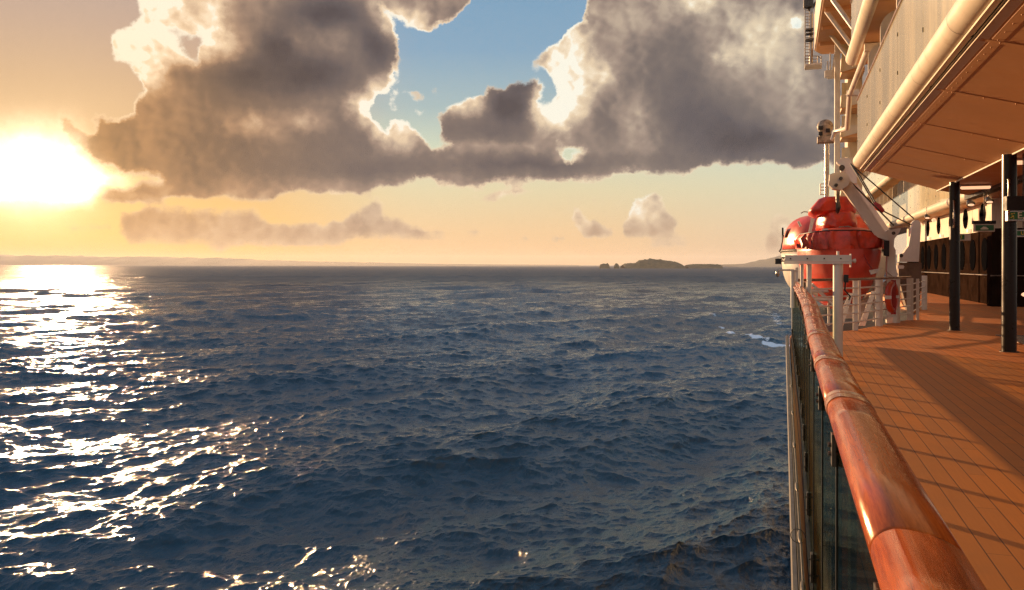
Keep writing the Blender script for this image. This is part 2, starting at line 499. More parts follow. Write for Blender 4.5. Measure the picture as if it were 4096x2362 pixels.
def build_sea():
    h = EYE - SEA
    # rings closer together near the ship; azimuths denser over the water the rail looks on
    dep = np.concatenate([np.linspace(2.2, .62, 60, endpoint=False), np.linspace(.62, .44, 60, endpoint=False), np.linspace(.44, .0032, 1500)])
    rad = h / dep
    rad = np.concatenate([rad, [9000., 18000., 60000.]])
    c = math.atan2(FW[1], FW[0])
    azs = np.concatenate([np.linspace(-radians(36), radians(36), 1500, endpoint=False), np.linspace(radians(36), 2 * pi - radians(36), 180, endpoint=False)])
    R, Z = np.meshgrid(rad, azs, indexing='ij')
    X = R * np.cos(c - Z); Y = R * np.sin(c - Z)
    dr = np.gradient(rad)[:, None] * np.ones_like(Z)
    wd = FW * math.cos(radians(46)) - RT * math.sin(radians(46))      # the sea runs away from us, to port
    wd2 = FW * math.cos(radians(14)) - RT * math.sin(radians(14))
    Hs = np.zeros_like(X); Dx = np.zeros_like(X); Dy = np.zeros_like(X)
    for N, L, dirn, V, lo, hi, spread, seed, steep in (
            (512, 830.0, wd, 14.0, 9.0, 70.0, 14, 21, .095),
            (1024, 610.0, wd, 9.0, 2.0, 60.0, 5, 3, .115),
            (1024, 173.0, wd2, 6.5, .8, 10.0, 2.5, 5, .175),
            (512, 41.0, wd, 4.0, .26, 3.0, 1.2, 9, .215)):
        T = sea_tile(N, L, dirn, V, lo, hi, spread, seed, steep)
        # waves too fine for the local mesh are left to the bump of the surface
        f = np.clip(1.9 - dr / (lo * 2.6), 0, 1)
        m = f > 0
        x, y = X[m], Y[m]
        Hs[m] += sample(T[0], L, x, y) * f[m]
        Dx[m] += sample(T[1], L, x, y) * f[m]; Dy[m] += sample(T[2], L, x, y) * f[m]
    calm = np.clip((R - 8) / 14, 0, 1)
    co = np.stack([X - Dx * calm * 1.2, Y - Dy * calm * 1.2, SEA + Hs * calm], -1).reshape(-1, 3)
    me = fast_grid('sea', co, len(rad), len(azs), wrap=True)
    return me

def water_mat():
    m = bpy.data.materials.new('sea_water'); m.use_nodes = True
    t = NT(m.node_tree); t.n.clear()
    geo = t.new('ShaderNodeNewGeometry')
    pos = geo.outputs['Position']
    dist = t.vmath('LENGTH', pos, out=1)
    ang = t.new('ShaderNodeMapping'); ang.inputs['Rotation'].default_value = (0, 0, -(math.atan2(FW[1], FW[0]) + radians(34)))
    t.put(ang.inputs[0], pos); ang.inputs['Scale'].default_value = (1.15, .36, 1.0)
    p = ang.outputs[0]
    na = t.noise(p, 2.6, 5, .66, .4)
    nb = t.noise(p, .75, 5, .64, .2)
    nc = t.noise(p, .11, 3, .55)
    ka = t.rng(dist, 40, 700, .13, .10, mode='LINEAR')
    kb = t.rng(dist, 60, 260, .10, .50, mode='LINEAR')
    kc = t.rng(dist, 250, 1500, .0, 1.0, mode='LINEAR')
    hgt = t.math('ADD', t.math('MULTIPLY', na, ka), t.math('ADD', t.math('MULTIPLY', nb, kb), t.math('MULTIPLY', nc, kc)))
    bump = t.new('ShaderNodeBump'); bump.inputs['Strength'].default_value = 1.0; bump.inputs['Distance'].default_value = 1.0
    t.put(bump.inputs['Height'], hgt)
    # beyond the reach of the mesh every ray meets its own small wave facet
    f0_ = t.noise(p, 9.0, 3, .65, out=1); f1_ = t.noise(p, 1.6, 3, .7, out=1); f2_ = t.noise(p, .16, 4, .7, out=1)
    fv = t.vmath('ADD', t.vmath('SCALE', t.vmath('SUBTRACT', f1_, (.5, .5, .5)), t.rng(dist, 110, 600, .02, .75)),
                 t.vmath('SCALE', t.vmath('SUBTRACT', f2_, (.5, .5, .5)), t.rng(dist, 120, 1500, .0, 1.1)))
    fv = t.vmath('ADD', fv, t.vmath('SCALE', t.vmath('SUBTRACT', f0_, (.5, .5, .5)), t.rng(dist, 30, 260, .12, .70)))
    f3_ = t.noise(p, .028, 3, .6, out=1)
    fv = t.vmath('ADD', fv, t.vmath('SCALE', t.vmath('SUBTRACT', f3_, (.5, .5, .5)), t.rng(dist, 200, 1200, .0, .75)))
    fv = t.vmath('MULTIPLY', fv, (1, 1, 0))
    nrm = t.vmath('NORMALIZE', t.vmath('ADD', bump.outputs[0], fv))
    # large calmer and rougher patches
    slick = t.noise(pos, .012, 3, .5)
    bs = t.new('ShaderNodeBsdfPrincipled')
    # bow wave foam drifting out from the hull
    sx = t.sep(pos)
    def blob(cx, cy, rx, ry, rot):
        mp = t.new('ShaderNodeMapping', vector_type='TEXTURE')
        mp.inputs['Location'].default_value = (cx, cy, SEA); mp.inputs['Rotation'].default_value = (0, 0, rot); mp.inputs['Scale'].default_value = (rx, ry, 50)
        t.put(mp.inputs[0], pos)
        return t.rng(t.vmath('LENGTH', mp.outputs[0], out=1), 1.0, .25)
    nfoam = t.noise(pos, .9, 7, .7, .5)
    foam = None
    for b in FOAM:
        q = blob(*b[:5])
        q = t.math('MULTIPLY', q, b[5])
        foam = q if foam is None else t.math('MAXIMUM', foam, q)
    fm = t.rng(t.math('ADD', foam, t.math('MULTIPLY', t.math('SUBTRACT', nfoam, .5), 1.9)), .62, .80)
    fm = t.math('MULTIPLY', fm, t.rng(foam, .05, .25))
    body = t.mix(t.rng(slick, .35, .65), (.006, .036, .062, 1), (.010, .054, .092, 1))
    t.put(bs.inputs['Base Color'], t.mix(fm, body, (.92, .93, .95, 1)))
    t.put(bs.inputs['Roughness'], t.math('ADD', t.rng(dist, 60, 1800, .085, .34, mode='LINEAR'), t.math('MULTIPLY', fm, .5)))
    bs.inputs['IOR'].default_value = 1.333
    t.put(bs.inputs['Specular IOR Level'], t.rng(dist, 110, 1000, .85, .2))
    bs.inputs['Specular Tint'].default_value = (.74, .90, 1.0, 1)
    t.put(bs.inputs['Normal'], nrm)
    out = t.new('ShaderNodeOutputMaterial')
    # far off, facets shading one another are put in as flat blue, dimming glitter
    df_ = t.new('ShaderNodeBsdfDiffuse'); df_.inputs[0].default_value = (.050, .082, .115, 1)
    mx = t.new('ShaderNodeMixShader'); t.put(mx.inputs[0], t.rng(dist, 150, 1300, 0, .84))
    t.l.new(bs.outputs[0], mx.inputs[1]); t.l.new(df_.outputs[0], mx.inputs[2])
    t.l.new(mx.outputs[0], out.inputs[0])
    return m

def sea_pt(px, py):
    zc = (EYE - SEA) * F_PX / (py - HOR)
    return P(px, py, zc)
f1 = sea_pt(3050, 1372); f2 = sea_pt(2935, 1322); f3 = sea_pt(2840, 1270)
def ang(a, b): return math.atan2(b[1] - a[1], b[0] - a[0])
fe = sea_pt(2950, 1352); ff = sea_pt(3150, 1392)
def band(x0, y0, x1, y1, thick, k):
    a, b = sea_pt(x0, y0), sea_pt(x1, y1)
    c1, c2 = sea_pt((x0 + x1) / 2, (y0 + y1) / 2 - thick / 2), sea_pt((x0 + x1) / 2, (y0 + y1) / 2 + thick / 2)
    L = math.dist(a, b) / 2
    # thickness across the band, in metres on the water
    t_ = ang(a, b); dx, dy = c1[0] - c2[0], c1[1] - c2[1]
    th = abs(-dx * math.sin(t_) + dy * math.cos(t_)) / 2
    return ((a[0] + b[0]) / 2, (a[1] + b[1]) / 2, L * 1.15, max(th, 1.0) * 1.5, t_, k)
FOAM = [band(2930, 1350, 3030, 1356, 12, 1.05), band(2990, 1354, 3080, 1382, 18, 1.25), band(3050, 1376, 3160, 1392, 20, 1.2), band(2895, 1310, 2980, 1334, 14, 1.15),
        band(2820, 1268, 2870, 1282, 6, .95), band(2870, 1290, 2905, 1300, 6, .9), band(3080, 1240, 3150, 1330, 70, .62)]
sea = link_mesh('sea', build_sea(), water_mat())
tag(sea, kind='structure')

# ---------------------------------------------------------------- land on the horizon
def land_mat(name, c1, c2, sc):
    m = bpy.data.materials.new(name); m.use_nodes = True
    t = NT(m.node_tree); bs = t.n['Principled BSDF']
    geo = t.new('ShaderNodeNewGeometry')
    n = t.noise(geo.outputs['Position'], sc, 5, .65)
    t.put(bs.inputs['Base Color'], t.mix(t.rng(n, .35, .65), (*c1, 1), (*c2, 1)))
    bs.inputs['Roughness'].default_value = 1.0
    bs.inputs['Specular IOR Level'].default_value = 0.1
    return m
M_hill = land_mat('wooded_hills', (.04, .05, .035), (.09, .09, .06), .01)
M_isle = land_mat('island_scrub', (.030, .040, .020), (.075, .075, .04), .05)

def ridge(name, prof, zc, depth, mat, seed, rough=.12, step=40.0, hump=1.0):
    """land mass: skyline given as (photo x, photo y) at distance zc, with real depth behind and before it"""
    rng = np.random.default_rng(seed)
    xs = np.array([p[0] for p in prof], float); ys = np.array([p[1] for p in prof], float)
    n = max(12, int((xs[-1] - xs[0]) / F_PX * zc / step))
    gx = np.linspace(xs[0], xs[-1], n)
    hh = np.interp(gx, xs, HOR - ys) / F_PX * zc + (EYE - SEA)
    jit = np.convolve(rng.normal(size=n + 8), np.ones(3) / 3, 'same')[4:-4] * rough * np.maximum(hh - 18.0, 2)
    hh = np.maximum(hh + jit, 1.0)
    m = 15
    ts = np.linspace(-1, 1, m)
    co = []
    for t_ in ts:
        for i in range(n):
            k = max(0, 1 - abs(t_) ** 1.6)
            z = hh[i] * k * (1 + (0 if abs(t_) < .01 else rng.normal() * .06))
            v = FW * (zc + t_ * depth) + RT * ((gx[i] - W_PX / 2) / F_PX * zc)
            co.append((v[0], v[1], SEA - 1.5 + max(z, 0) + (1.5 if abs(t_) < 1 else 0)))
    me = fast_grid(name, np.array(co), m, n)
    o = link_mesh(name, me, mat)
    return o

tag(ridge('distant_hills', [(-500,1030),(-100,1026),(60,1025),(330,1029),(480,1030),(730,1032),(900,1036),(1130,1045),(1250,1048),(1500,1052),(1800,1057),(2000,1058.5),(2300,1060)], 20000, 2200, M_hill, 1, .10, 100), kind='structure')
tag(ridge('distant_hills', [(2860,1059),(2950,1056),(3020,1052),(3060,1040),(3110,1027),(3180,1010),(3300,1002),(3500,1010),(3800,1040)], 12500, 1500, M_hill, 2, .02, 60), kind='structure')
tag(ridge('island', [(2490,1060),(2500,1054),(2540,1052),(2548,1046),(2560,1041),(2580,1040),(2600,1036),(2625,1038),(2660,1040),(2690,1045),(2712,1051),(2728,1059)], 4600, 120, M_isle, 3, .09, 7), kind='structure')
tag(ridge('island', [(2745,1060),(2760,1057),(2800,1056),(2850,1056),(2880,1059)], 4700, 80, M_isle, 4, .06, 7), kind='structure')
tag(ridge('island', [(2400,1060),(2408,1056),(2425,1055),(2430,1052),(2436,1059)], 4500, 40, M_isle, 5, .2, 7), kind='structure')
tag(ridge('island', [(2458,1060),(2462,1054),(2470,1054),(2474,1060)], 4500, 30, M_isle, 6, .1, 7), kind='structure')

# ---------------------------------------------------------------- haze
def build_haze():
    top, bot = EYE + 250.0, SEA - 4.0
    cx, cy = FW[0] * 10500, FW[1] * 10500
    me = bpy.data.meshes.new('haze')
    bm = bmesh.new()
    bmesh.ops.create_cube(bm, size=1.0, matrix=Matrix.Translation((cx, cy, (top + bot) / 2)) @ Matrix.Rotation(THETA, 4, 'Z') @ Matrix.Diagonal((60000, 25000, top - bot, 1)))
    bm.to_mesh(me); bm.free()
    m = bpy.data.materials.new('evening_haze'); m.use_nodes = True
    t = NT(m.node_tree); t.n.clear()
    v = t.new('ShaderNodeVolumePrincipled')
    v.inputs['Color'].default_value = (.88, .89, .92, 1)
    v.inputs['Density'].default_value = HAZE
    v.inputs['Anisotropy'].default_value = .2
    out = t.new('ShaderNodeOutputMaterial')
    t.l.new(v.outputs[0], out.inputs['Volume'])
    o = link_mesh('haze', me, m)
    tag(o, kind='stuff')
HAZE = 3.2e-5
build_haze()

# ---------------------------------------------------------------- mesh builder
class MB:
    def __init__(s):
        s.v = []; s.f = []; s.sm = []
    def add(s, vs, fs, M=None, smooth=False):
        b = len(s.v)
        for p in vs:
            p = Vector(p)
            s.v.append(tuple(M @ p) if M is not None else tuple(p))
        for f in fs:
            s.f.append([i + b for i in f]); s.sm.append(smooth)
        return s
    def box(s, x0, x1, y0, y1, z0, z1, M=None, ch=0.0):
        if ch <= 0:
            v = [(x, y, z) for z in (z0, z1) for y in (y0, y1) for x in (x0, x1)]
            f = [(0, 2, 3, 1), (4, 5, 7, 6), (0, 1, 5, 4), (2, 6, 7, 3), (0, 4, 6, 2), (1, 3, 7, 5)]
            return s.add(v, f, M)
        bm = bmesh.new()
        bmesh.ops.create_cube(bm, size=1.0, matrix=Matrix.Translation(((x0 + x1) / 2, (y0 + y1) / 2, (z0 + z1) / 2)) @ Matrix.Diagonal((x1 - x0, y1 - y0, z1 - z0, 1)))
        bmesh.ops.bevel(bm, geom=bm.edges[:], offset=ch, segments=2, affect='EDGES', profile=.7)
        bm.verts.index_update()
        s.add([v.co.copy() for v in bm.verts], [[v.index for v in f.verts] for f in bm.faces], M)
        bm.free()
        return s
    def tube(s, path, r, n=10, cap=True, M=None, closed=False):
        pts = [Vector(p) for p in path]
        rs = r if isinstance(r, (list, tuple)) else [r] * len(pts)
        m = len(pts); vs = []; ref = None
        for i, p in enumerate(pts):
            if closed: t = pts[(i + 1) % m] - pts[i - 1]
            elif i == 0: t = pts[1] - p
            elif i == m - 1: t = p - pts[-2]
            else: t = (pts[i + 1] - p).normalized() + (p - pts[i - 1]).normalized()
            t.normalize()
            if ref is None: ref = Vector((0, 0, 1)) if abs(t.z) < .9 else Vector((1, 0, 0))
            a = t.cross(ref).normalized(); b = a.cross(t).normalized(); ref = b
            for k in range(n):
                q = 2 * pi * k / n
                vs.append(p + (a * cos(q) + b * sin(q)) * rs[i])
        fs = []
        for i in range(m if closed else m - 1):
            i2 = (i + 1) % m
            for k in range(n):
                fs.append((i * n + k, i * n + (k + 1) % n, i2 * n + (k + 1) % n, i2 * n + k))
        s.add(vs, fs, M, True)
        if cap and not closed:
            s.add(vs[:n], [tuple(range(n))[::-1]], M); s.add(vs[-n:], [tuple(range(n))], M)
        return s
    def cyl(s, a, b, r, n=16, r2=None):
        return s.tube([a, b], [r, r if r2 is None else r2], n)
    def prism(s, poly, fn, a, b):
        """poly of 2-D points placed by fn(u, v, w), extruded from w=a to w=b"""
        n = len(poly)
        vs = [fn(u, v, a) for u, v in poly] + [fn(u, v, b) for u, v in poly]
        fs = [tuple(range(n)), tuple(range(2 * n - 1, n - 1, -1))] + [(i, i + n, (i + 1) % n + n, (i + 1) % n) for i in range(n)]
        return s.add(vs, fs)
    def loft(s, rings, smooth=True, closed=True, caps=True):
        n = len(rings[0]); vs = [p for r in rings for p in r]; fs = []
        for i in range(len(rings) - 1):
            for k in range(n if closed else n - 1):
                fs.append((i * n + k, i * n + (k + 1) % n, (i + 1) * n + (k + 1) % n, (i + 1) * n + k))
        s.add(vs, fs, None, smooth)
        if caps:
            s.add(rings[0], [tuple(range(n))]); s.add(rings[-1], [tuple(range(n))[::-1]])
        return s
    def ball(s, c, r, n=10, sc=(1, 1, 1)):
        vs = []; fs = []
        for i in range(n + 1):
            a = pi * i / n
            for k in range(2 * n):
                b = pi * k / n
                vs.append((c[0] + r * sc[0] * sin(a) * cos(b), c[1] + r * sc[1] * sin(a) * sin(b), c[2] + r * sc[2] * cos(a)))
        for i in range(n):
            for k in range(2 * n):
                fs.append((i * 2 * n + k, i * 2 * n + (k + 1) % (2 * n), (i + 1) * 2 * n + (k + 1) % (2 * n), (i + 1) * 2 * n + k))
        return s.add(vs, fs, None, True)
    def build(s, name, mat, parent=None):
        me = bpy.data.meshes.new(name)
        me.from_pydata(s.v, [], s.f)
        me.polygons.foreach_set('use_smooth', s.sm)
        bm = bmesh.new(); bm.from_mesh(me)
        bmesh.ops.recalc_face_normals(bm, faces=bm.faces[:])
        bm.to_mesh(me); bm.free()
        o = bpy.data.objects.new(name, me)
        COL.objects.link(o)
        me.materials.append(mat)
        if parent is not None:
            o.parent = parent
            o.matrix_parent_inverse = Matrix.Identity(4)
            if any(abs(c) > 1e-9 for c in parent_origin(parent)):
                off = Vector(parent_origin(parent))
                me.transform(Matrix.Translation(-off))
        return o

ORIG = {}
def parent_origin(o):
    return ORIG.get(o.name, (0, 0, 0))

def thing(name, label, cat, loc=(0, 0, 0), group=None):
    """Empty at the thing's base; parts are modelled in ship coordinates and re-based to it"""
    o = bpy.data.objects.new(name, None)
    COL.objects.link(o)
    o.location = loc
    ORIG[o.name] = loc
    return tag(o, label, cat, group)

def sub(o, parent_thing):
    """make a mesh part usable as a parent for sub-parts that share its origin"""
    ORIG[o.name] = parent_origin(parent_thing)
    return o

# ---------------------------------------------------------------- materials
def mat(name, col, rough=.5, metal=0.0, spec=.5, var=.12, sc=3.0, bump=0.0, bsc=40.0, coat=0.0, col2=None):
    m = bpy.data.materials.new(name); m.use_nodes = True
    t = NT(m.node_tree); bs = t.n['Principled BSDF']
    geo = t.new('ShaderNodeNewGeometry')
    pos = geo.outputs['Position']
    n = t.noise(pos, sc, 5, .6)
    c2 = col2 or tuple(c * (1 - var * 1.6) for c in col)
    t.put(bs.inputs['Base Color'], t.mix(t.rng(n, .38, .72), (*col, 1), (*c2, 1)))
    t.put(bs.inputs['Roughness'], t.rng(t.noise(pos, sc * 2.7, 4, .6), .3, .7, rough * .8, min(1, rough * 1.25), mode='LINEAR'))
    bs.inputs['Metallic'].default_value = metal
    bs.inputs['Specular IOR Level'].default_value = spec
    if coat:
        bs.inputs['Coat Weight'].default_value = coat
        bs.inputs['Coat Roughness'].default_value = .06
    if bump:
        b = t.new('ShaderNodeBump'); b.inputs['Strength'].default_value = bump; b.inputs['Distance'].default_value = .01
        t.put(b.inputs['Height'], t.noise(pos, bsc, 4, .6))
        t.l.new(b.outputs[0], bs.inputs['Normal'])
    return m

M_white = mat('white_paint', (.72, .66, .56), .34, var=.10, sc=1.4, bump=.12, bsc=9)
M_cream = mat('cream_paint', (.70, .61, .47), .36, var=.08, sc=.8, bump=.10, bsc=4)
def streaks(m, k=.35):
    t = NT(m.node_tree); bs = t.n['Principled BSDF']
    geo = t.new('ShaderNodeNewGeometry')
    mp = t.new('ShaderNodeMapping'); mp.inputs['Scale'].default_value = (1, 1, .10); t.put(mp.inputs[0], geo.outputs['Position'])
    n = t.noise(mp.outputs[0], 4.5, 5, .65)
    src = bs.inputs['Base Color'].links[0].from_socket
    t.put(bs.inputs['Base Color'], t.mix(t.math('MULTIPLY', t.rng(n, .52, .75), k), src, (.34, .22, .12, 1)))
streaks(M_cream); streaks(M_white, .25)
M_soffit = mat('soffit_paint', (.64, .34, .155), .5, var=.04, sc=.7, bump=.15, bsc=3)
M_soffit_w = mat('soffit_strip', (.66, .50, .34), .4, var=.1)
M_dark = mat('dark_bronze', (.016, .010, .007), .30, metal=.0, spec=.25, var=.0, sc=1)
M_black = mat('black_rubber', (.012, .011, .011), .6, var=.3)
M_steel = mat('brushed_steel', (.42, .38, .34), .30, metal=1.0, var=.2, sc=9)
M_dsteel = mat('weathered_steel', (.10, .085, .07), .38, metal=.8, var=.4, sc=12)
M_wall_dark = mat('dark_panel', (.022, .012, .008), .8, spec=.0, var=.35, sc=1.2)
M_window = mat('dark_window', (.004, .004, .005), .7, spec=.0, var=.1)
M_orange = mat('orange_hull', (.74, .062, .020), .34, var=.20, sc=1.2, coat=.08, bump=.1, bsc=3)
M_orange_lite = mat('sun_faded_orange', (.70, .11, .065), .42, var=.12, sc=1.5)
M_fabric = mat('orange_tarpaulin', (.72, .060, .020), .36, var=.3, sc=3, bump=1.0, bsc=5)
M_red = mat('red_webbing', (.35, .02, .015), .6, var=.2)
M_ring = mat('lifebuoy_orange', (.55, .06, .02), .35, var=.2, coat=.3)
M_reflect = mat('reflective_tape', (.72, .68, .60), .35, var=.1)
M_wire = mat('wire_rope', (.035, .028, .024), .5, var=.3)
M_strap = mat('worn_metal_strap', (.46, .20, .09), .24, metal=.1, var=.22, sc=14, coat=.3)
M_plank_cap = mat('oiled_wood_cap', (.20, .075, .03), .3, var=.25, sc=6, coat=.4)

def rail_mat():
    m = bpy.data.materials.new('varnished_teak_rail'); m.use_nodes = True
    t = NT(m.node_tree); bs = t.n['Principled BSDF']
    geo = t.new('ShaderNodeNewGeometry')
    mp = t.new('ShaderNodeMapping'); mp.inputs['Scale'].default_value = (1, .06, 1)
    t.put(mp.inputs[0], geo.outputs['Position'])
    g = t.noise(mp.outputs[0], 130, 6, .7, .5)
    g2 = t.noise(geo.outputs['Position'], 2.2, 4, .6)
    c = t.mix(t.rng(g, .3, .72), (.46, .098, .013, 1), (.25, .046, .007, 1))
    c = t.mix(t.math('MULTIPLY', t.rng(g2, .45, .70), .12), c, (.42, .10, .03, 1))
    t.put(bs.inputs['Base Color'], c)
    mp2 = t.new('ShaderNodeMapping'); mp2.inputs['Scale'].default_value = (1, .35, 1)
    t.put(mp2.inputs[0], geo.outputs['Position'])
    wear = t.noise(mp2.outputs[0], 8, 4, .6, .8)
    t.put(bs.inputs['Roughness'], t.rng(wear, .35, .65, .12, .26, mode='LINEAR'))
    bs.inputs['Coat Weight'].default_value = .05
    bs.inputs['Specular IOR Level'].default_value = .75
    bs.inputs['Specular Tint'].default_value = (1.0, .50, .24, 1)
    t.put(bs.inputs['Coat Roughness'], t.rng(wear, .40, .70, .05, .22, mode='LINEAR'))
    b = t.new('ShaderNodeBump'); b.inputs['Strength'].default_value = .35; b.inputs['Distance'].default_value = .01
    t.put(b.inputs['Height'], t.math('ADD', t.math('MULTIPLY', g, .10), t.math('MULTIPLY', t.noise(mp2.outputs[0], 6, 3, .5, .5), .45)))
    t.l.new(b.outputs[0], bs.inputs['Normal']); t.l.new(b.outputs[0], bs.inputs['Coat Normal'])
    return m
M_rail = rail_mat()

def deck_mat():
    m = bpy.data.materials.new('teak_deck'); m.use_nodes = True
    t = NT(m.node_tree); bs = t.n['Principled BSDF']
    geo = t.new('ShaderNodeNewGeometry')
    s = t.sep(geo.outputs['Position'])
    W = .138
    px = t.math('DIVIDE', s[0], W)
    row = t.math('FLOOR', px)
    fx = t.math('SUBTRACT', px, row)
    e = t.math('MINIMUM', fx, t.math('SUBTRACT', 1.0, fx))
    seam = t.rng(e, .016, .034, 1, 0)
    off = t.math('MULTIPLY', t.math('FRACT', t.math('MULTIPLY', row, .618)), 2.6)
    py = t.math('DIVIDE', t.math('ADD', s[1], off), 2.6)
    fy = t.math('FRACT', py)
    ey = t.math('MINIMUM', fy, t.math('SUBTRACT', 1.0, fy))
    butt = t.rng(ey, .0009, .0018, 1, 0)
    cid = t.comb(row, t.math('FLOOR', py), 0)
    wn = t.new('ShaderNodeTexWhiteNoise'); t.put(wn.inputs[0], cid)
    mp = t.new('ShaderNodeMapping'); mp.inputs['Scale'].default_value = (1, .05, 1)
    t.put(mp.inputs[0], geo.outputs['Position'])
    grain = t.noise(mp.outputs[0], 55, 5, .65, .4)
    dirt = t.noise(geo.outputs['Position'], 1.1, 5, .65)
    c = t.mix(grain, (.76, .235, .032, 1), (.54, .150, .022, 1))
    c = t.mix(t.math('MULTIPLY', wn.outputs['Value'], .60), c, (.42, .155, .045, 1))
    c = t.mix(t.math('MULTIPLY', t.rng(dirt, .35, .75), .35), c, (.36, .14, .045, 1))
    c = t.mix(t.math('MAXIMUM', seam, t.math('MULTIPLY', butt, .6)), c, (.13, .045, .018, 1))
    t.put(bs.inputs['Base Color'], c)
    bs.inputs['Roughness'].default_value = .62
    bs.inputs['Specular IOR Level'].default_value = .35
    b = t.new('ShaderNodeBump'); b.inputs['Strength'].default_value = .25; b.inputs['Distance'].default_value = .004
    t.put(b.inputs['Height'], t.math('SUBTRACT', t.math('MULTIPLY', grain, .3), seam))
    t.l.new(b.outputs[0], bs.inputs['Normal'])
    return m
M_deck = deck_mat()

def glass_mat(name, tint, refl=1.0):
    """thin pane: clear with a tint, mirror-like at grazing angles; lets the low sun through"""
    m = bpy.data.materials.new(name); m.use_nodes = True
    t = NT(m.node_tree); t.n.clear()
    tr = t.new('ShaderNodeBsdfTransparent'); tr.inputs[0].default_value = (*tint, 1)
    gl = t.new('ShaderNodeBsdfGlossy'); gl.inputs['Roughness'].default_value = .03
    gl.inputs['Color'].default_value = (.50, .52, .38, 1)
    geo = t.new('ShaderNodeNewGeometry')
    mp = t.new('ShaderNodeMapping'); mp.inputs['Scale'].default_value = (1, 1, .15)
    t.put(mp.inputs[0], geo.outputs['Position'])
    b = t.new('ShaderNodeBump'); b.inputs['Strength'].default_value = .05; b.inputs['Distance'].default_value = .01
    t.put(b.inputs['Height'], t.noise(mp.outputs[0], 12, 4, .6))
    t.l.new(b.outputs[0], gl.inputs['Normal'])
    fr = t.new('ShaderNodeFresnel'); t.put(fr.inputs['IOR'], t.rng(geo.outputs['Backfacing'], 0, 1, 1.5, 1 / 1.5, mode='LINEAR'))
    mx = t.new('ShaderNodeMixShader')
    t.put(mx.inputs[0], t.math('MULTIPLY', fr.outputs[0], refl))
    t.l.new(tr.outputs[0], mx.inputs[1]); t.l.new(gl.outputs[0], mx.inputs[2])
    out = t.new('ShaderNodeOutputMaterial'); t.l.new(mx.outputs[0], out.inputs[0])
    return m
M_glass = glass_mat('green_rail_glass', (.86, .91, .80))

def panel_mat():
    m = bpy.data.materials.new('frosted_balcony_glass'); m.use_nodes = True
    t = NT(m.node_tree); bs = t.n['Principled BSDF']
    geo = t.new('ShaderNodeNewGeometry')
    mp = t.new('ShaderNodeMapping'); mp.inputs['Scale'].default_value = (1, 1, .12)
    t.put(mp.inputs[0], geo.outputs['Position'])
    n = t.noise(mp.outputs[0], 1.3, 5, .6, .5)
    t.put(bs.inputs['Base Color'], t.mix(t.rng(n, .38, .62), (.72, .64, .42, 1), (.50, .47, .33, 1)))
    bs.inputs['Coat Weight'].default_value = .6; bs.inputs['Coat Roughness'].default_value = .04
    bs.inputs['Roughness'].default_value = .14
    bs.inputs['Specular IOR Level'].default_value = .7
    return m
M_panel = panel_mat()

def emit_mat(name, col, k):
    m = bpy.data.materials.new(name); m.use_nodes = True
    t = NT(m.node_tree); bs = t.n['Principled BSDF']
    n = t.noise(t.new('ShaderNodeNewGeometry').outputs['Position'], 5, 2)
    t.put(bs.inputs['Base Color'], t.mix(n, (.8, .7, .6, 1), (.7, .6, .5, 1)))
    bs.inputs['Emission Color'].default_value = (*col, 1)
    bs.inputs['Emission Strength'].default_value = k
    return m
M_lamp = emit_mat('lamp_tube_light', (1.0, .55, .30), .55)
M_green = mat('sign_green', (.010, .16, .035), .35, var=.08)
M_signtext = mat('sign_lettering', (.80, .78, .62), .5, var=.04)
M_signyellow = mat('sign_yellow', (.75, .60, .08), .5, var=.04)

CT, ST = cos(THETA), sin(THETA)
VPX = 3135.0
def y_of(zc, X): return (zc + X * ST) / CT
def x_at(px, Y):
    k = (px - W_PX / 2) / F_PX
    return (Y * CT * k - Y * ST) / (CT + k * ST)
def zc_of(X, Y): return Y * CT - X * ST
def z_at(py, X, Y): return EYE + (HOR - py) / F_PX * zc_of(X, Y)

# ---------------------------------------------------------------- deck and hull
FENCE = [(.30, 20.5), (1.77, 22.6), (2.47, 24.4), (3.08, 25.9), (3.63, 27.4), (4.99, 34.0)]
m = MB()
out = [(.085, -5), (.085, 8), (.125, 12), (.135, 20.4)] + [(x - .05, y + .15) for x, y in FENCE[1:]] + [(5.05, 64), (13, 64), (13, -5)]
m.prism(out, lambda u, v, ww: (u, v, ww), 0.0, -.25)
deck = m.build('deck', M_deck)
tag(deck, kind='structure')

hull = thing('ship_hull', 'dark blue steel hull side of the ship below the open deck', 'hull', (.3, 10, SEA))
m = MB()
poly = [(.30, -30), (.30, 20.6), (.6, 70), (6, 105), (13, 120), (24, 120), (24, -30)]
m.prism(poly, lambda u, v, ww: (u, v, ww), -.254, SEA - 3)
m.build('hull_plating', mat('dark_blue_hull', (.015, .022, .04), .35, var=.2), hull)
m = MB()
m.box(.046, .068, -5, 19.8, -.30, .045)
m.build('deck_edge_plate', mat('grey_edge_paint', (.11, .10, .09), .5, var=.25, sc=5), hull)
m = MB()
m.box(.073, .102, -5, 19.8, -.22, .075)
m.build('drain_channel', M_black, hull)

# ---------------------------------------------------------------- rail with glass
def rail_shift(y):
    xs = np.array([-5, 1, 3, 5, 7, 9, 12, 16, 21.])
    l = np.array([.112, .112, .112, .125, .150, .165, .165, .160, .160])
    r = np.array([.234, .234, .234, .252, .285, .330, .345, .330, .30])
    return float(np.interp(y, xs, l)), float(np.interp(y, xs, r))

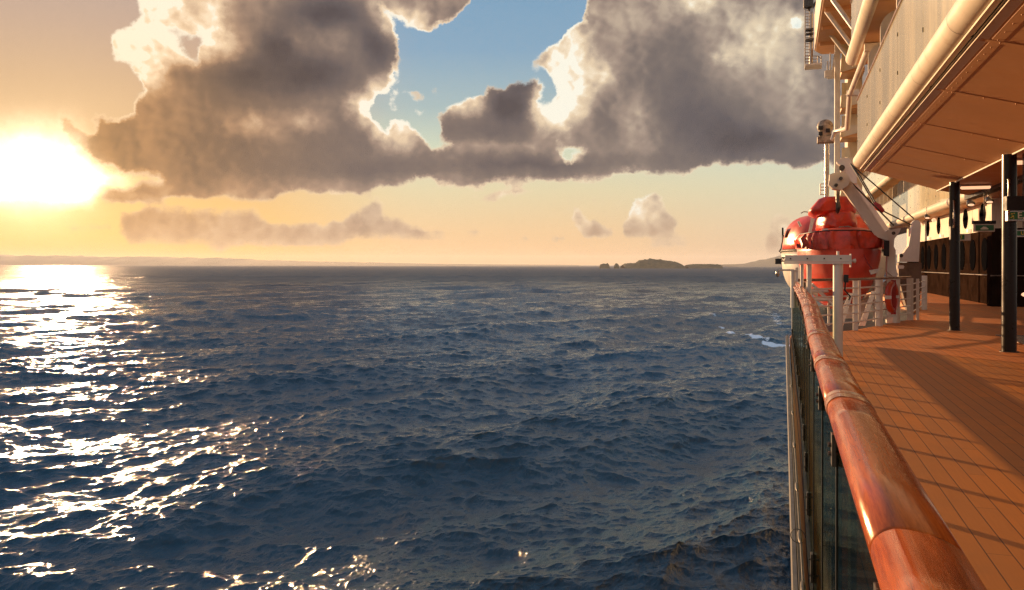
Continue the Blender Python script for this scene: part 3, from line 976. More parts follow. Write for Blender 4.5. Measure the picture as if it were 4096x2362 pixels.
def rail_ring(y, grow=0.0, ztop=1.30):
    l, r = rail_shift(y)
    c, h = (l + r) / 2, (r - l) / 2 + grow
    pts = []
    for k in range(25):
        a = pi * (1.08 - 1.16 * k / 24)
        ca, sa = cos(a), sin(a)
        x = c + h * math.copysign(abs(ca) ** .80, ca)
        z = 1.262 + (ztop + grow - 1.262) * math.copysign(abs(sa) ** .85, sa)
        pts.append((x, y, max(z, 1.234 - grow) - .020 * max(0, (x - l) / (r - l) - .25)))
    pts.append((c + h * .55, y, 1.228 - grow)); pts.append((c - h * .55, y, 1.228 - grow))
    return pts

rail = thing('deck_balustrade', 'varnished reddish wooden handrail over glass panels along the ship side', 'railing', (.15, 0, 0))
joints = [-1.2, .05, 1.22, 2.44, 3.40, 4.62, 6.2, 7.8, 9.5, 11.3, 13.2, 15.2, 17.4, 19.9]
for i in range(len(joints) - 1):
    a, b = joints[i] + .0035, joints[i + 1] - .0035
    m = MB(); n = max(3, int((b - a) / .25))
    rg = [rail_ring(a, -.004)] + [rail_ring(a + .004 + (b - a - .008) * k / n) for k in range(n + 1)] + [rail_ring(b, -.004)]
    m.loft(rg)
    m.build('handrail_segment', M_rail, rail)
for j in joints[3:9]:
    m = MB(); hw = .060 if j < 5 else .045
    m.loft([rail_ring(j - hw, .0022), rail_ring(j - .004, .0030)]); m.loft([rail_ring(j + .004, .0030), rail_ring(j + hw, .0022)])
    m.build('metal_strap', M_strap, rail)
m = MB(); m.loft([rail_ring(-1.2, -.010), rail_ring(19.8, -.010)] )
m = MB()
pts = [rail_ring(y, -.012) for y in np.linspace(-1.2, 19.8, 60)]
m.loft(pts); m.build('rail_core', M_dsteel, rail)
gaps = [-.9, .27, 1.22, 2.30, 3.17, 4.3, 5.45, 6.6, 7.75, 8.9, 10.05, 11.2, 12.35, 13.5, 14.65, 15.8, 16.95, 18.1, 19.3]
def gx(y): return rail_shift(y)[0] + .020
for i in range(len(gaps) - 1):
    a, b = gaps[i] + .004, gaps[i + 1] - .004
    m = MB()
    m.prism([(a, .03), (b, .03), (b, 1.215), (a, 1.215)], lambda u, v, ww: (gx(u) + ww, u, v), 0.0, .010)
    m.build('glass_panel', M_glass, rail)
for g in gaps[1:]:
    x = gx(g)
    for z0, z1 in ((1.13, 1.268 - .055), (.10, .24)):
        m = MB()
        m.box(x - .014, x - .003, g - .020, g + .020, z0, z1, ch=.002)
        m.box(x + .013, x + .022, g - .020, g + .020, z0, z1, ch=.002)
        for zz in (z0 + .03, z1 - .03):
            m.cyl((x - .022, g, zz), (x + .028, g, zz), .006, 8)
        m.build('glass_clamp', M_dsteel, rail)
    m = MB()
    m.box(x - .003, x + .012, g - .0035, g + .0035, .04, 1.21)
    m.build('gap_gasket', M_black, rail)
for y in gaps[1:]:
    x = gx(y) + .030
    m = MB()
    m.box(x, x + .014, y - .048, y + .048, 0.0, 1.225)
    m.box(x - .005, x + .05, y - .045, y + .045, 0.0, .012)
    m.build('stanchion', M_dsteel, rail)
m = MB()
m.prism([(gx(y) + .048, y) for y in (-1, 5, 9, 14, 19.6)] + [(gx(y) + .058, y) for y in (19.6, 14, 9, 5, -1)], lambda u, v, ww: (u, v, ww), .26, .43)
m.build('shadow_bar', M_dsteel, rail)  # opaque bar added behind the glass to cast the dark band across the deck
m = MB()
m.prism([(gx(y) - .020, y) for y in (-1, 5, 9, 14, 19.6)] + [(gx(y) + .028, y) for y in (19.6, 14, 9, 5, -1)], lambda u, v, ww: (u, v, ww), .001, .060)
m.build('glass_channel', M_black, rail)
# safety wire with turnbuckles outside the glass
wire = thing('safety_wire', 'thin steel wire rope with turnbuckles strung outside the rail glass', 'wire rope', (.09, 0, .1))
m = MB(); m.tube([(.088, y, .13 + .012 * sin(y * 3.1)) for y in np.linspace(-1, 12, 60)], .0035, 6); m.build('rope', M_wire, wire)
for y in (2.75, 3.45, 4.1, 4.9, 6.0, 7.4, 9.0, 11.0):
    m = MB(); m.tube([(.088, y - .12, .13), (.088, y - .09, .13), (.088, y - .05, .13), (.088, y + .05, .13), (.088, y + .09, .13), (.088, y + .12, .13)], [.004, .010, .013, .013, .010, .004], 8)
    m.build('turnbuckle', M_dsteel, wire)
tie = MB()
tie.tube([(.09 + .035 * cos(a) - .02, 4.4 + .03 * sin(a * .5), .28 + .035 * sin(a)) for a in np.linspace(0, 5.4, 20)], .0022, 6)
o = tie.build('wire_tie', M_wire); tag(o, 'small loose loop of dark wire sticking out at the deck edge', 'wire')

# ---------------------------------------------------------------- canopy (underside of the deck above)
ZL, ZC = EYE + 2.68, EYE + 2.13
canopy = thing('deck_canopy', 'overhanging upper deck with rounded cream edge and tan underside', 'canopy', (2.1, 10, ZC))
edge_in = [(4.2, -5), (4.2, 26.05)]
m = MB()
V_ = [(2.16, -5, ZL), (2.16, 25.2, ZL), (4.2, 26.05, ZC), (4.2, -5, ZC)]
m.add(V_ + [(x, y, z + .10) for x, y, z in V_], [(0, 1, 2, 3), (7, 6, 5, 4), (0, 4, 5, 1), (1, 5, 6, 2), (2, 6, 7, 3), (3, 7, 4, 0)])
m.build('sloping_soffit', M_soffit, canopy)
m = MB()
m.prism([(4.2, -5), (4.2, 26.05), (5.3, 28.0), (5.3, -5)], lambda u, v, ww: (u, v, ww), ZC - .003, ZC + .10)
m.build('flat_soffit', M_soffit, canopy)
m = MB()
m.box(5.3, 5.55, -5, 28.6, ZC - .10, ZC + .5)
m.build('ceiling_beam', M_dark, canopy)
m = MB()
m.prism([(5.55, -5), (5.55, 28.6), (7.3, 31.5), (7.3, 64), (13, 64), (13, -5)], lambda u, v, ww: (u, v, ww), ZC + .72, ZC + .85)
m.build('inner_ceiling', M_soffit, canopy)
def sof_z(x): return ZL + (ZC - ZL) * (x - 2.16) / (4.2 - 2.16)
seams = [2.2, 5.1, 8.03, 10.96, 13.85, 16.8, 19.7, 22.6]
for y in seams:
    m = MB()
    v = [(2.2, y - .05, sof_z(2.2)), (4.2, y - .05, ZC), (4.2, y + .05, ZC), (2.2, y + .05, sof_z(2.2))]
    m.add([(a, b, c - .002) for a, b, c in v] + [(a, b, c - .007) for a, b, c in v], [(0, 1, 2, 3), (7, 6, 5, 4), (0, 4, 5, 1), (1, 5, 6, 2), (2, 6, 7, 3), (3, 7, 4, 0)])
    x = 2.40
    while x < 4.1:
        m.ball((x, y - .02, sof_z(x) - .014), .012, 4); x += .42
    m.build('seam_batten', M_soffit, canopy)
m = MB()
m.prism([(2.30, 2.165), (2.42, 2.165), (2.42, 2.165)], lambda u, v, ww: (u, ww, sof_z(u) - .004), 0, 25) if False else None
v = [(2.30, 0, sof_z(2.30)), (2.30, 25, sof_z(2.30)), (2.42, 25, sof_z(2.42)), (2.42, 0, sof_z(2.42))]
m.add([(a, b, c - .002) for a, b, c in v] + [(a, b, c - .005) for a, b, c in v], [(0, 1, 2, 3), (7, 6, 5, 4), (0, 4, 5, 1), (1, 5, 6, 2), (2, 6, 7, 3), (3, 7, 4, 0)])
y = 1.0
while y < 24.8:
    m.ball((2.36, y, sof_z(2.36) - .008), .010, 4); y += .34
m.build('riveted_strip', M_soffit, canopy)
m = MB()
m.box(4.11, 4.15, -5, 26.0, ZC - .030, ZC - .004)
v = [(2.16, 25.2, ZL), (4.2, 26.05, ZC), (4.22, 26.0, ZC), (2.18, 25.15, ZL)]
m.build('edge_trim', M_reflect, canopy)
m = MB()
m.box(2.125, 2.148, -5, 25.2, ZL + .02, ZL + .30)
m.build('gutter_face', M_dark, canopy)
m = MB()
v = [(2.150, -5, sof_z(2.150)), (2.150, 25.2, sof_z(2.150)), (2.27, 25.25, sof_z(2.27)), (2.27, -5, sof_z(2.27))]
m.add([(a, b, c - .0015) for a, b, c in v] + [(a, b, c - .005) for a, b, c in v], [(0, 1, 2, 3), (7, 6, 5, 4), (0, 4, 5, 1), (1, 5, 6, 2), (2, 6, 7, 3), (3, 7, 4, 0)])
m.box(2.150, 2.157, -5, 25.2, ZL - .014, ZL)
m.build('edge_strip', M_cream, canopy)
m = MB()
m.box(2.04, 2.115, -5, 25.2, ZL + .03, ZL + .06)
m.build('lower_lip', M_cream, canopy)
m = MB()
tc_, tz, tr_ = 2.03, EYE + 2.93, .190
m.tube([(tc_, -5, tz)] + [(tc_, y, tz) for y in (2.2, 8, 14, 20, 25.0)] + [(tc_, 25.3, tz)], [tr_] * 6 + [tr_ * .75], 28)
m.build('rounded_edge', M_cream, canopy)
for y in seams:
    MB().tube([(tc_, y - .004, tz), (tc_, y + .004, tz)], tr_ + .0015, 28, cap=False).build('edge_joint', M_dark, canopy)
m = MB()
for y in seams:
    m.box(2.10, 2.15, y - .05, y + .05, ZL + .03, ZL + .13)
m.build('drain_spout', M_black, canopy)

# ---------------------------------------------------------------- upper decks
RZ = (2.93, 6.40, 9.87, 13.34)
def upper_level(par, X0, Y0, Y1, k, first=False, step=2.9, glass=True):
    z0 = EYE + RZ[k]
    if not first:
        m = MB(); m.tube([(X0, Y0 - .0, z0), (X0, Y1, z0)], .215, 24); m.build('rounded_edge', M_cream, par)
        m = MB(); m.box(X0 + .05, X0 + 2.4, Y0, Y1, z0 - .20, z0 - .08); m.build('deck_soffit', M_soffit, par)
    m = MB(); m.box(X0 + .04, X0 + 2.4, Y0, Y1, z0 - .06, z0 + .10); m.build('deck_plate', M_cream, par)
    n = max(1, int(round((Y1 - Y0) / step)))
    for i in range(n):
        a, b = Y0 + (Y1 - Y0) * i / n + .006, Y0 + (Y1 - Y0) * (i + 1) / n - .006
        m = MB(); m.box(X0 - .05, X0 - .036, a, b, z0 + .20, z0 + 1.72)
        o = m.build('balustrade_panel', M_panel, par)
    m = MB()
    for i in range(n + 1):
        y = Y0 + (Y1 - Y0) * i / n
        m.box(X0 - .062, X0 - .030, y - .010, y + .010, z0 + .55, z0 + .62); m.box(X0 - .062, X0 - .030, y - .010, y + .010, z0 + 1.25, z0 + 1.32)
    m.build('panel_clip', M_black, par)
    m = MB(); m.box(X0 - .075, X0 - .012, Y0, Y1, z0 + 1.725, z0 + 1.765, ch=.008); m.build('top_rail', M_plank_cap, par)
    for i in range(n):
        y = Y0 + (Y1 - Y0) * (i + .5) / n
        r = .42; zt = z0 + 2.97; xo = X0 + .10
        prof = [(X0 + 2.3, z0 + .10), (xo, z0 + .10), (xo, zt - r)] + [(xo + r - r * cos(q), zt - r + r * sin(q)) for q in np.linspace(.15, pi / 2, 8)] + [(X0 + 2.3, zt)]
        m = MB(); m.prism(prof, lambda u, v, ww: (u, ww, v), y - .035, y + .035); m.build('cabin_divider', M_cream, par)
    m = MB(); m.box(X0 + 2.3, X0 + 2.5, Y0, Y1, z0 - .1, z0 + 3.4); m.build('cabin_wall', M_cream, par)
    m = MB()
    for i in range(n):
        y = Y0 + (Y1 - Y0) * (i + .5) / n
        m.box(X0 + 2.27, X0 + 2.298, y + .3, y + step - .4, z0 + .12, z0 + 2.3)
    m.build('cabin_window', M_window, par)

near = thing('upper_deck_block', 'cream upper decks with tall pale glass balustrades above the tan canopy', 'superstructure', (2.1, 10, EYE + 3))
upper_level(near, 2.02, -3.8, 25.2, 0, first=True)
for k in (1, 2): upper_level(near, 2.03, -3.8, 27.6, k)
mid_b = thing('lifeboat_recess_block', 'sunlit cream decks set back behind the red lifeboats', 'superstructure', (7.3, 40, EYE + 3))
for k in (0, 1, 2): upper_level(mid_b, 7.35 if k == 0 else 7.3, 29.0, 98.5, k)
m = MB()
m.box(7.55, 10, 27.8, 98, EYE + 13.2, EYE + 17)
m.build('upper_bulkhead', M_cream, mid_b)

# forward block with corner balconies, and the bridge wing above it
fwd = thing('forward_balcony_tower', 'narrow stack of white corner balconies against the cloudy sky', 'superstructure', (4, 63, 0))
m = MB(); m.box(4.3, 5.25, 63, 66, -.2, EYE + 15.19); m.build('tower_wall', M_cream, fwd)
YT = 60.0
cx0, cx1 = x_at(3338, YT), x_at(3360, YT)
m = MB(); m.box(cx0, cx1, YT, YT + .5, 0, z_at(157, 3.5, YT), ch=.05); m.build('corner_column', M_white, fwd)
for (ya, yb) in ((178, 269), (332, 414), (463, 530), (590, 660), (715, 775)):
    xa, xb = x_at(3366, YT + .6), x_at(3398, YT + .6)
    zb, zt = z_at(yb, 3.8, YT + .6), z_at(ya, 3.8, YT + .6)
    zm = zb + (zt - zb) * .42
    m = MB(); m.box(xa, 5.2, YT + .6, YT + 2.9, zb - .35, zb - .05); m.build('balcony_floor', M_soffit, fwd)
    m = MB(); m.prism([(xa - .1, zb - .35), (xa, zm), (xb, zm), (5.0, zm), (5.0, zb)], lambda u, v, ww: (u, ww, v), YT + .50, YT + .60); m.box(xa - .04, xa + .06, YT + .6, YT + 2.9, zb - .05, zm); m.build('balcony_bulwark', M_white, fwd)
    m = MB(); m.box(xa, xb, YT + .52, YT + .57, zm + .02, zt); m.build('balcony_glass', M_panel, fwd)

wing = thing('bridge_wing', 'overhanging bridge wing with brown underside and diagonal struts, top right', 'bridge wing', (3.5, 52, EYE + 15))
WZ = EYE + 15.2
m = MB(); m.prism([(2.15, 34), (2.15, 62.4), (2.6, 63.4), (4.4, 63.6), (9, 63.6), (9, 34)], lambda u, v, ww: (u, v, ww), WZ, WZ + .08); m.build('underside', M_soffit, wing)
m = MB(); m.prism([(2.05, 34), (2.05, 62.5), (2.5, 63.6), (4.4, 63.9), (9, 63.9), (9, 34)], lambda u, v, ww: (u, v, ww), WZ + .084, WZ + 2.6); m.build('wing_box', M_cream, wing)
for y in (40, 44, 48, 52, 56, 60): MB().box(2.3, 5.0, y, y + .12, WZ - .22, WZ - .004).build('floor_beam', M_soffit, wing)
for (a, b, za) in (((3296, 104), (3418, 262), 55), ((3304, 45), (3432, 218), 49), ((3330, -2), (3420, 122), 44)):
    p0 = P(a[0], a[1], za); p1 = P(b[0], b[1], za * .97)
    m = MB(); m.cyl(p0, p1, .13, 10); m.build('diagonal_strut', M_white, wing)
m = MB()
for px, py in ((3322, 300), (3312, 296)):
    p = P(px, py, 56); m.box(p[0] - .22, p[0] + .22, p[1] - .2, p[1] + .2, p[2] - .22, p[2] + .22)
for a, b in (((3320, 210), (3320, 285)), ((3338, 215), (3328, 290)), ((3309, 245), (3309, 290)), ((3334, 240), (3334, 290))):
    m.cyl(P(*a, 56), P(*b, 56), .05, 6)
o = m.build('hanging_floodlight', M_white, wing)

# ladder hanging from the wing
lad = thing('hanging_ladder', 'grey steel access ladder with small cage platform hanging at top', 'ladder', P(3240, 275, 58))
zl = 58
m = MB(); m.cyl(P(3243, -40, zl), P(3243, 262, zl), .13, 8); m.build('pole', M_steel, lad)
m = MB(); m.cyl(P(3219, -40, zl), P(3219, 275, zl), .045, 6); m.cyl(P(3237, -40, zl), P(3237, 225, zl), .03, 6); m.build('stile', M_steel, lad)
m = MB()
for y in range(-30, 270, 12): m.cyl(P(3219, y, zl), P(3238, y, zl), .025, 5)
m.build('rung', M_steel, lad)
m = MB()
a = P(3218, 275, zl); b = P(3284, 275, zl)
m.box(a[0], b[0], a[1] - 1.0, a[1] + .4, a[2], a[2] + .12); m.build('platform', M_white, lad)
m = MB()
for py in (224, 236, 248): m.cyl(P(3219, py, zl), P(3270, py, zl), .03, 5)
for px in (3219, 3270, 3284): m.cyl(P(px, 224, zl), P(px, 275, zl), .03, 5)
m.cyl(P(3270, 224, zl), P(3284, 235, zl), .03, 5)
m.build('guard_cage', M_steel, lad)
for (x0, x1, y0, y1) in ((3222, 3253, 158, 166), (3222, 3252, 118, 124), (3222, 3252, 136, 140)):
    a = P(x0, y1, zl); b = P(x1, y0, zl); MB().box(a[0], b[0], a[1] - .3, a[1] + .2, a[2], b[2]).build('side_bracket', M_dsteel, lad)
m = MB(); m.tube([P(3224, 20, zl), P(3243, 48, zl)], .09, 6); m.tube([P(3262, 8, zl), P(3243, 40, zl)], .09, 6)
m.build('arm_brace', M_dsteel, lad)
m = MB(); p = P(3234, 12, zl); m.box(p[0] - .35, p[0] + .3, p[1] - .3, p[1] + .3, p[2] - .35, p[2] + .3, ch=.06)
m.build('lamp_box', M_dsteel, lad)

# boom along the near block
boom = thing('side_boom', 'long thin white boom pipe bent outwards beside the corner balconies', 'boom', P(3398, 377, 30))
m = MB(); m.tube([P(3472, 190, 23), P(3398, 377, 29.5), P(3388, 512, 34), P(3372, 518, 36), P(3340, 525, 38), P(3325, 560, 38)], [.09, .09, .10, .10, .10, .07], 10); m.build('pipe', M_white, boom)
for px, py, zz in ((3472, 190, 23), (3399, 372, 29.4)):
    p = P(px, py, zz); MB().box(p[0] - .1, p[0] + .3, p[1] - .1, p[1] + .1, p[2] - .1, p[2] + .1).build('bracket', M_white, boom)

# crane post standing behind the boats
crane = thing('crane_post', 'slim grey crane post with bulky sheave head behind the boats', 'crane', (x_at(3306, 47), 47, 0))
YC = 47.0
p0 = (x_at(3303, YC), YC); p1 = (x_at(3311, YC), YC)
m = MB(); m.cyl((*p0, 0), (*p0, z_at(560, 2.2, YC)), .07, 10); m.cyl((*p1, 0), (*p1, z_at(560, 2.2, YC)), .07, 10); m.build('post', M_steel, crane)
m = MB()
hx, hz = x_at(3300, YC), z_at(525, 2.2, YC)
m.ball((hx, YC, hz + .25), .42, 8, (1, .7, .95)); m.box(hx - .40, hx + .46, YC - .3, YC + .3, hz - .62, hz - .28, ch=.05); m.box(hx - .3, hx + .3, YC - .25, YC + .25, hz - .3, hz + .1, ch=.04)
m.build('sheave_head', mat('weathered_cream', (.42, .33, .24), .6, var=.5, sc=5), crane)
m = MB()
m.box(hx - .36, hx - .12, YC - .35, YC - .3, hz + .05, hz + .25); m.box(hx - .34, hx - .14, YC - .35, YC - .3, hz - .25, hz - .05); m.box(hx + .02, hx + .22, YC - .36, YC - .3, hz - .1, hz + .1)
m.build('recess', M_black, crane)
m = MB()
for py in (735, 748, 760, 777):
    m.cyl((x_at(3281, YC), YC, z_at(py, 2, YC)), (x_at(3300, YC), YC, z_at(py, 2, YC)), .03, 5)
for px in (3281, 3299): m.cyl((x_at(px, YC), YC, z_at(735, 2, YC)), (x_at(px, YC), YC, z_at(777, 2, YC)), .03, 5)
m.build('side_cage', M_white, crane)

# ---------------------------------------------------------------- deckhouse on the promenade
house = thing('deckhouse', 'dark panelled deckhouse wall with white upper band and rounded windows', 'deckhouse', (8.3, 50, 0))
m = MB()
m.prism([(8.25, 38.6), (8.25, 64), (8.8, 64), (8.8, 38.6)], lambda u, v, ww: (u, v, ww), .0, 3.15); m.build('lower_wall', M_wall_dark, house)
m = MB(); m.prism([(8.25, 38.6), (8.25, 64), (8.8, 64), (8.8, 38.6)], lambda u, v, ww: (u, v, ww), 3.154, ZC + .70); m.build('upper_wall', M_cream, house)
m = MB(); m.box(7.95, 13, 37.6, 38.4, 0, 3.15); m.build('end_wall', M_wall_dark, house)
m = MB(); m.box(7.95, 13, 37.6, 38.4, 3.154, ZC + 1.6); m.build('end_wall_top', M_cream, house)
m = MB(); m.tube([(8.13, y, 1.25) for y in (38.7, 62)], .025, 8); m.tube([(7.9, 37.5, 1.25), (12.9, 37.5, 1.25)], .025, 8)
m.build('wall_handrail', M_steel, house)
def pill(y, w_, z0, z1):
    r = w_ / 2
    return [(y + r * cos(q), z0 + r + r * sin(q)) for q in np.linspace(pi, 2 * pi, 9)] + [(y + r * cos(q), z1 - r + r * sin(q)) for q in np.linspace(0, pi, 9)]
for y in (40.2, 42.6, 45.0, 47.4, 49.8, 52.2, 54.6, 57, 59.4):
    m = MB(); m.prism(pill(y, 1.25, 1.42, 2.85), lambda u, v, ww: (ww, u, v), 8.222, 8.248); f_ = sub(m.build('window', M_window, house), house)
for y in (40.6, 44.2, 47.8, 51.4, 55, 58.6):
    m = MB(); m.prism(pill(y, 1.1, 3.40, 4.35), lambda u, v, ww: (ww, u, v), 8.222, 8.248); m.build('porthole_window', M_window, house)
m = MB()
for y in (46.5, 52, 57): m.ball((8.1, y, ZC + .45), .12, 6)
for y in (40, 43, 46, 50, 54): m.box(8.12, 8.24, y, y + .35, 3.2, 3.35)
m.build('wall_lamp', M_lamp, house)
o = MB().ball((9.2, 37.55, .50), .17, 8, (1.3, .25, .6)).build('step_light', M_lamp, house)

# side wall panels of recess block between promenade and tube: dark undersides
# ---------------------------------------------------------------- dark pillars
def pillar(x, y, r, label, z1=ZC - .005):
    t = thing('deck_pillar', label, 'pillar', (x, y, 0), 'dark pillars under the canopy')
    MB().cyl((x, y, .012), (x, y, z1), r, 32).build('shaft', M_dark, t)
    MB().cyl((x, y, 0), (x, y, .012), r + .04, 32).build('foot_ring', M_dsteel, t)
    m = MB()
    for dx, zz in ((-.20, 2.55),):
        xx = x + (-.02 if r > .11 else 0)
        m.tube([(xx - r * .2, y - r - .0, zz + .06), (xx - r * .2, y - r - .05, zz + .08), (xx - r * .2, y - r - .05, zz + .72), (xx - r * .2, y - r, zz + .74)], .022, 8)
    m.build('grab_bar', M_steel, t)
    return t
pillar(4.10, y_of(15.8, 4.10), .128, 'nearest and widest dark pillar holding the canopy edge')
pillar(4.13, y_of(21.0, 4.13), .122, 'second dark pillar, between the white fence and the nearest pillar')
pillar(6.90, y_of(26.7, 6.9), .115, 'farther dark pillar half hidden behind the nearest one', ZC + .715)

# ---------------------------------------------------------------- ceiling lamps
def tube_lamp(x0, x1, y, label, z=ZC):
    t = thing('ceiling_lamp', label, 'lamp', ((x0 + x1) / 2, y, z), 'tube lamps under the canopy')
    hs = sub(MB().box(x0, x1, y - .07, y + .07, z - .055, z - .006, ch=.008).build('housing', M_white, t), t)
    MB().tube([(x0 + .02, y, z - .085), (x0 + .05, y, z - .085), (x1 - .05, y, z - .085), (x1 - .02, y, z - .085)], [.02, .045, .045, .02], 12).build('diffuser', M_lamp, hs)
yl = y_of(21.6, 4.8)
tube_lamp(x_at(3838, yl), x_at(3966, yl), yl, 'tube lamp on the ceiling between the two front pillars')
yl = y_of(16.2, 4.9)
tube_lamp(x_at(4050, yl), x_at(4170, yl), yl, 'tube lamp on the ceiling cut by the right edge of the photo')
def spot(px, py, zc, label):
    p = P(px, py, zc)
    t = thing('hanging_spotlight', label, 'spotlight', p, 'small spotlights under the ceiling')
    z = p[2]
    MB().cyl((p[0], p[1], z + .10), (p[0], p[1], ZC + .72), .018, 6).build('stem', M_steel, t)
    m = MB(); m.tube([(p[0], p[1], z + .12), (p[0], p[1], z + .06), (p[0] + .02, p[1] - .1, z - .05)], [.05, .10, .13], 12); hs = sub(m.build('housing', M_dsteel, t), t)
    MB().ball((p[0] + .02, p[1] - .12, z - .07), .10, 6, (1, 1, .4)).build('lens', M_lamp, hs)
spot(3878, 811, 27, 'small spotlight hanging right of the second pillar')
spot(3952, 800, 27.5, 'small spotlight hanging just left of the nearest pillar')
spot(3706, 866, 40, 'distant small spotlight under the lifeboat deck')

# ---------------------------------------------------------------- signs
def text_mesh(txt, size, M, name, material, parent):
    cu = bpy.data.curves.new(name, 'FONT'); cu.body = txt; cu.size = size; cu.extrude = .003; cu.offset = size * .012
    cu.align_x = 'CENTER'; cu.align_y = 'CENTER'
    tmp = bpy.data.objects.new(name, cu); COL.objects.link(tmp)
    dg = bpy.context.evaluated_depsgraph_get()
    me = bpy.data.meshes.new_from_object(tmp.evaluated_get(dg))
    bpy.data.objects.remove(tmp)
    me.transform(M)
    off = Vector(parent_origin(parent)); me.transform(Matrix.Translation(-off))
    me.materials.clear(); me.materials.append(material)
    me.name = name
    o = bpy.data.objects.new(name, me); COL.objects.link(o); o.parent = parent
    return o
FACE = Matrix.Rotation(THETA * .5, 4, 'Z') @ Matrix.Rotation(radians(90), 4, 'X')
FACES = []
def sign(px0, px1, py0, py1, zc, label, txt=None, tsize=.16, tx=0.0, tmat=None, roof=False, boxh=.0, lightw=0.0):
    a = P(px0, py1, zc); b = P(px1, py0, zc)
    c = Vector(((a[0] + b[0]) / 2, (a[1] + b[1]) / 2, (a[2] + b[2]) / 2))
    wd = (px1 - px0) / F_PX * zc; hg = b[2] - a[2]
    t = thing('safety_sign', label, 'sign', tuple(c))
    R = Matrix.Translation(c) @ Matrix.Rotation(THETA * .5, 4, 'Z')
    MB().box(-wd / 2 - .03, wd / 2 + .03 + lightw, 0.0, .10, -hg / 2 - .03, hg / 2 + .03, R, ch=.006).build('sign_box', M_white if lightw or roof else M_steel, t)
    f = sub(MB().box(-wd / 2, wd / 2, -.010, -.002, -hg / 2, hg / 2, R).build('green_face', M_green, t), t)
    FACES.append(f)
    if txt:
        T = Matrix.Translation(c) @ Matrix.Rotation(THETA * .5, 4, 'Z') @ Matrix.Translation((tx, -.014, 0)) @ Matrix.Rotation(radians(90), 4, 'X')
        text_mesh(txt, tsize, T, 'lettering', tmat or M_signtext, f)
    if roof or boxh:
        m = MB(); m.box(-wd / 2 - .05, wd / 2 + .05, -.02, .14, hg / 2 + .034, hg / 2 + (boxh or .12), R); m.build('hood', M_black, t)
    # hanger up to the ceiling
    MB().cyl((c.x, c.y + .05, c.z + hg / 2 + .04), (c.x, c.y + .05, (ZC if c.x < 5.3 else ZC + .72)), .012, 6).build('hanger', M_dsteel, t)
    return t, R, wd, hg
t, R, wd, hg = sign(4041, 4150, 846, 876, 15.6, 'green sign with white letter E beside the nearest pillar', 'E,', .17, -.06, boxh=.30)
m = MB()
for dx, dz, s_ in ((-.215, .035, .016), (-.20, -.01, .02), (-.23, -.035, .014), (-.175, .045, .012), (-.185, -.045, .012)):
    m.box(dx - s_, dx + s_, -.016, -.011, dz - s_ * .6, dz + s_ * .6, R)
m.build('pictogram', M_signyellow, FACES[-1])
sign(3822, 3856, 938, 957, 24.0, 'small dark green sign with yellow number 13', '13', .13, .0, M_signyellow, lightw=.14)
t, R, wd, hg = sign(3905, 3972, 899, 921, 22.5, 'green lifeboat pictogram sign in a white box with dark lid', roof=True)
m = MB(); m.prism([(-.12, -.03), (-.09, -.045), (.07, -.045), (.10, -.03), (.06, .0), (.03, .03), (-.04, .035), (-.08, 0)], lambda u, v, ww: tuple(R @ Vector((u, ww, v))), -.016, -.011); m.build('pictogram', M_signtext, FACES[-1])
sign(4060, 4130, 922, 941, 19.5, 'lower green sign with yellow letter U at right edge', 'U', .12, -.03, M_signyellow)

# deck drain grille
gr = thing('deck_grille', 'slatted metal grille set on the deck right of the nearest pillar', 'grille', (5.3, 21, 0))
m = MB()
for k in range(16):
    y = 19.6 + k * .16
    m.box(4.75, 6.2, y, y + .07, .004, .022)
m.build('slats', M_steel, gr)

# ---------------------------------------------------------------- white fence by the boats
fence = thing('boat_deck_fence', 'white tubular fence with brown cap rail in front of the red boats', 'fence', (2.4, 24, 0))
def seg(a, b, t_): return (a[0] + (b[0] - a[0]) * t_, a[1] + (b[1] - a[1]) * t_)
for i, (x, y) in enumerate(FENCE[1:]):
    m = MB(); m.box(x - .10, x + .02, y - .02, y + .04, 0, 1.27, ch=.004); m.box(x + .03, x + .09, y + .05, y + .09, .0 if i != 0 else .25, 1.27)
    m.build('fence_post', M_white, fence)
    if i < 2:
        m = MB()
        xb, xt = x - .52, x - .12
        v = [(xb, y - .01, 0), (xb + .16, y - .01, 0), (xt + .03, y - .01, .95), (xt - .08, y - .01, .95)]
        m.add(v + [(a, b + .04, c) for a, b, c in v], [(0, 1, 2, 3), (7, 6, 5, 4), (0, 4, 5, 1), (1, 5, 6, 2), (2, 6, 7, 3), (3, 7, 4, 0)])
        m.build('brace', M_white, fence)
m = MB(); m.box(.50, .56, 20.85, 20.9, 0, 1.27); m.box(.26, .32, 20.45, 20.5, 0, 1.60); m.build('fence_post', M_white, fence)
for z in (.22, .44, .66, .88, 1.08):
    m = MB(); m.tube([(x, y, z) for x, y in FENCE], .020, 8); m.build('fence_bar', M_white, fence)
m = MB(); m.tube([(x, y, 1.30) for x, y in FENCE[:5]], .035, 10); m.build('cap_rail', M_plank_cap, fence)
m = MB(); m.box(3.60, 3.72, 27.5, 27.56, 0, 1.27); m.box(3.82, 3.90, 27.6, 27.66, 0, 1.25); m.build('gate_post', M_white, fence)

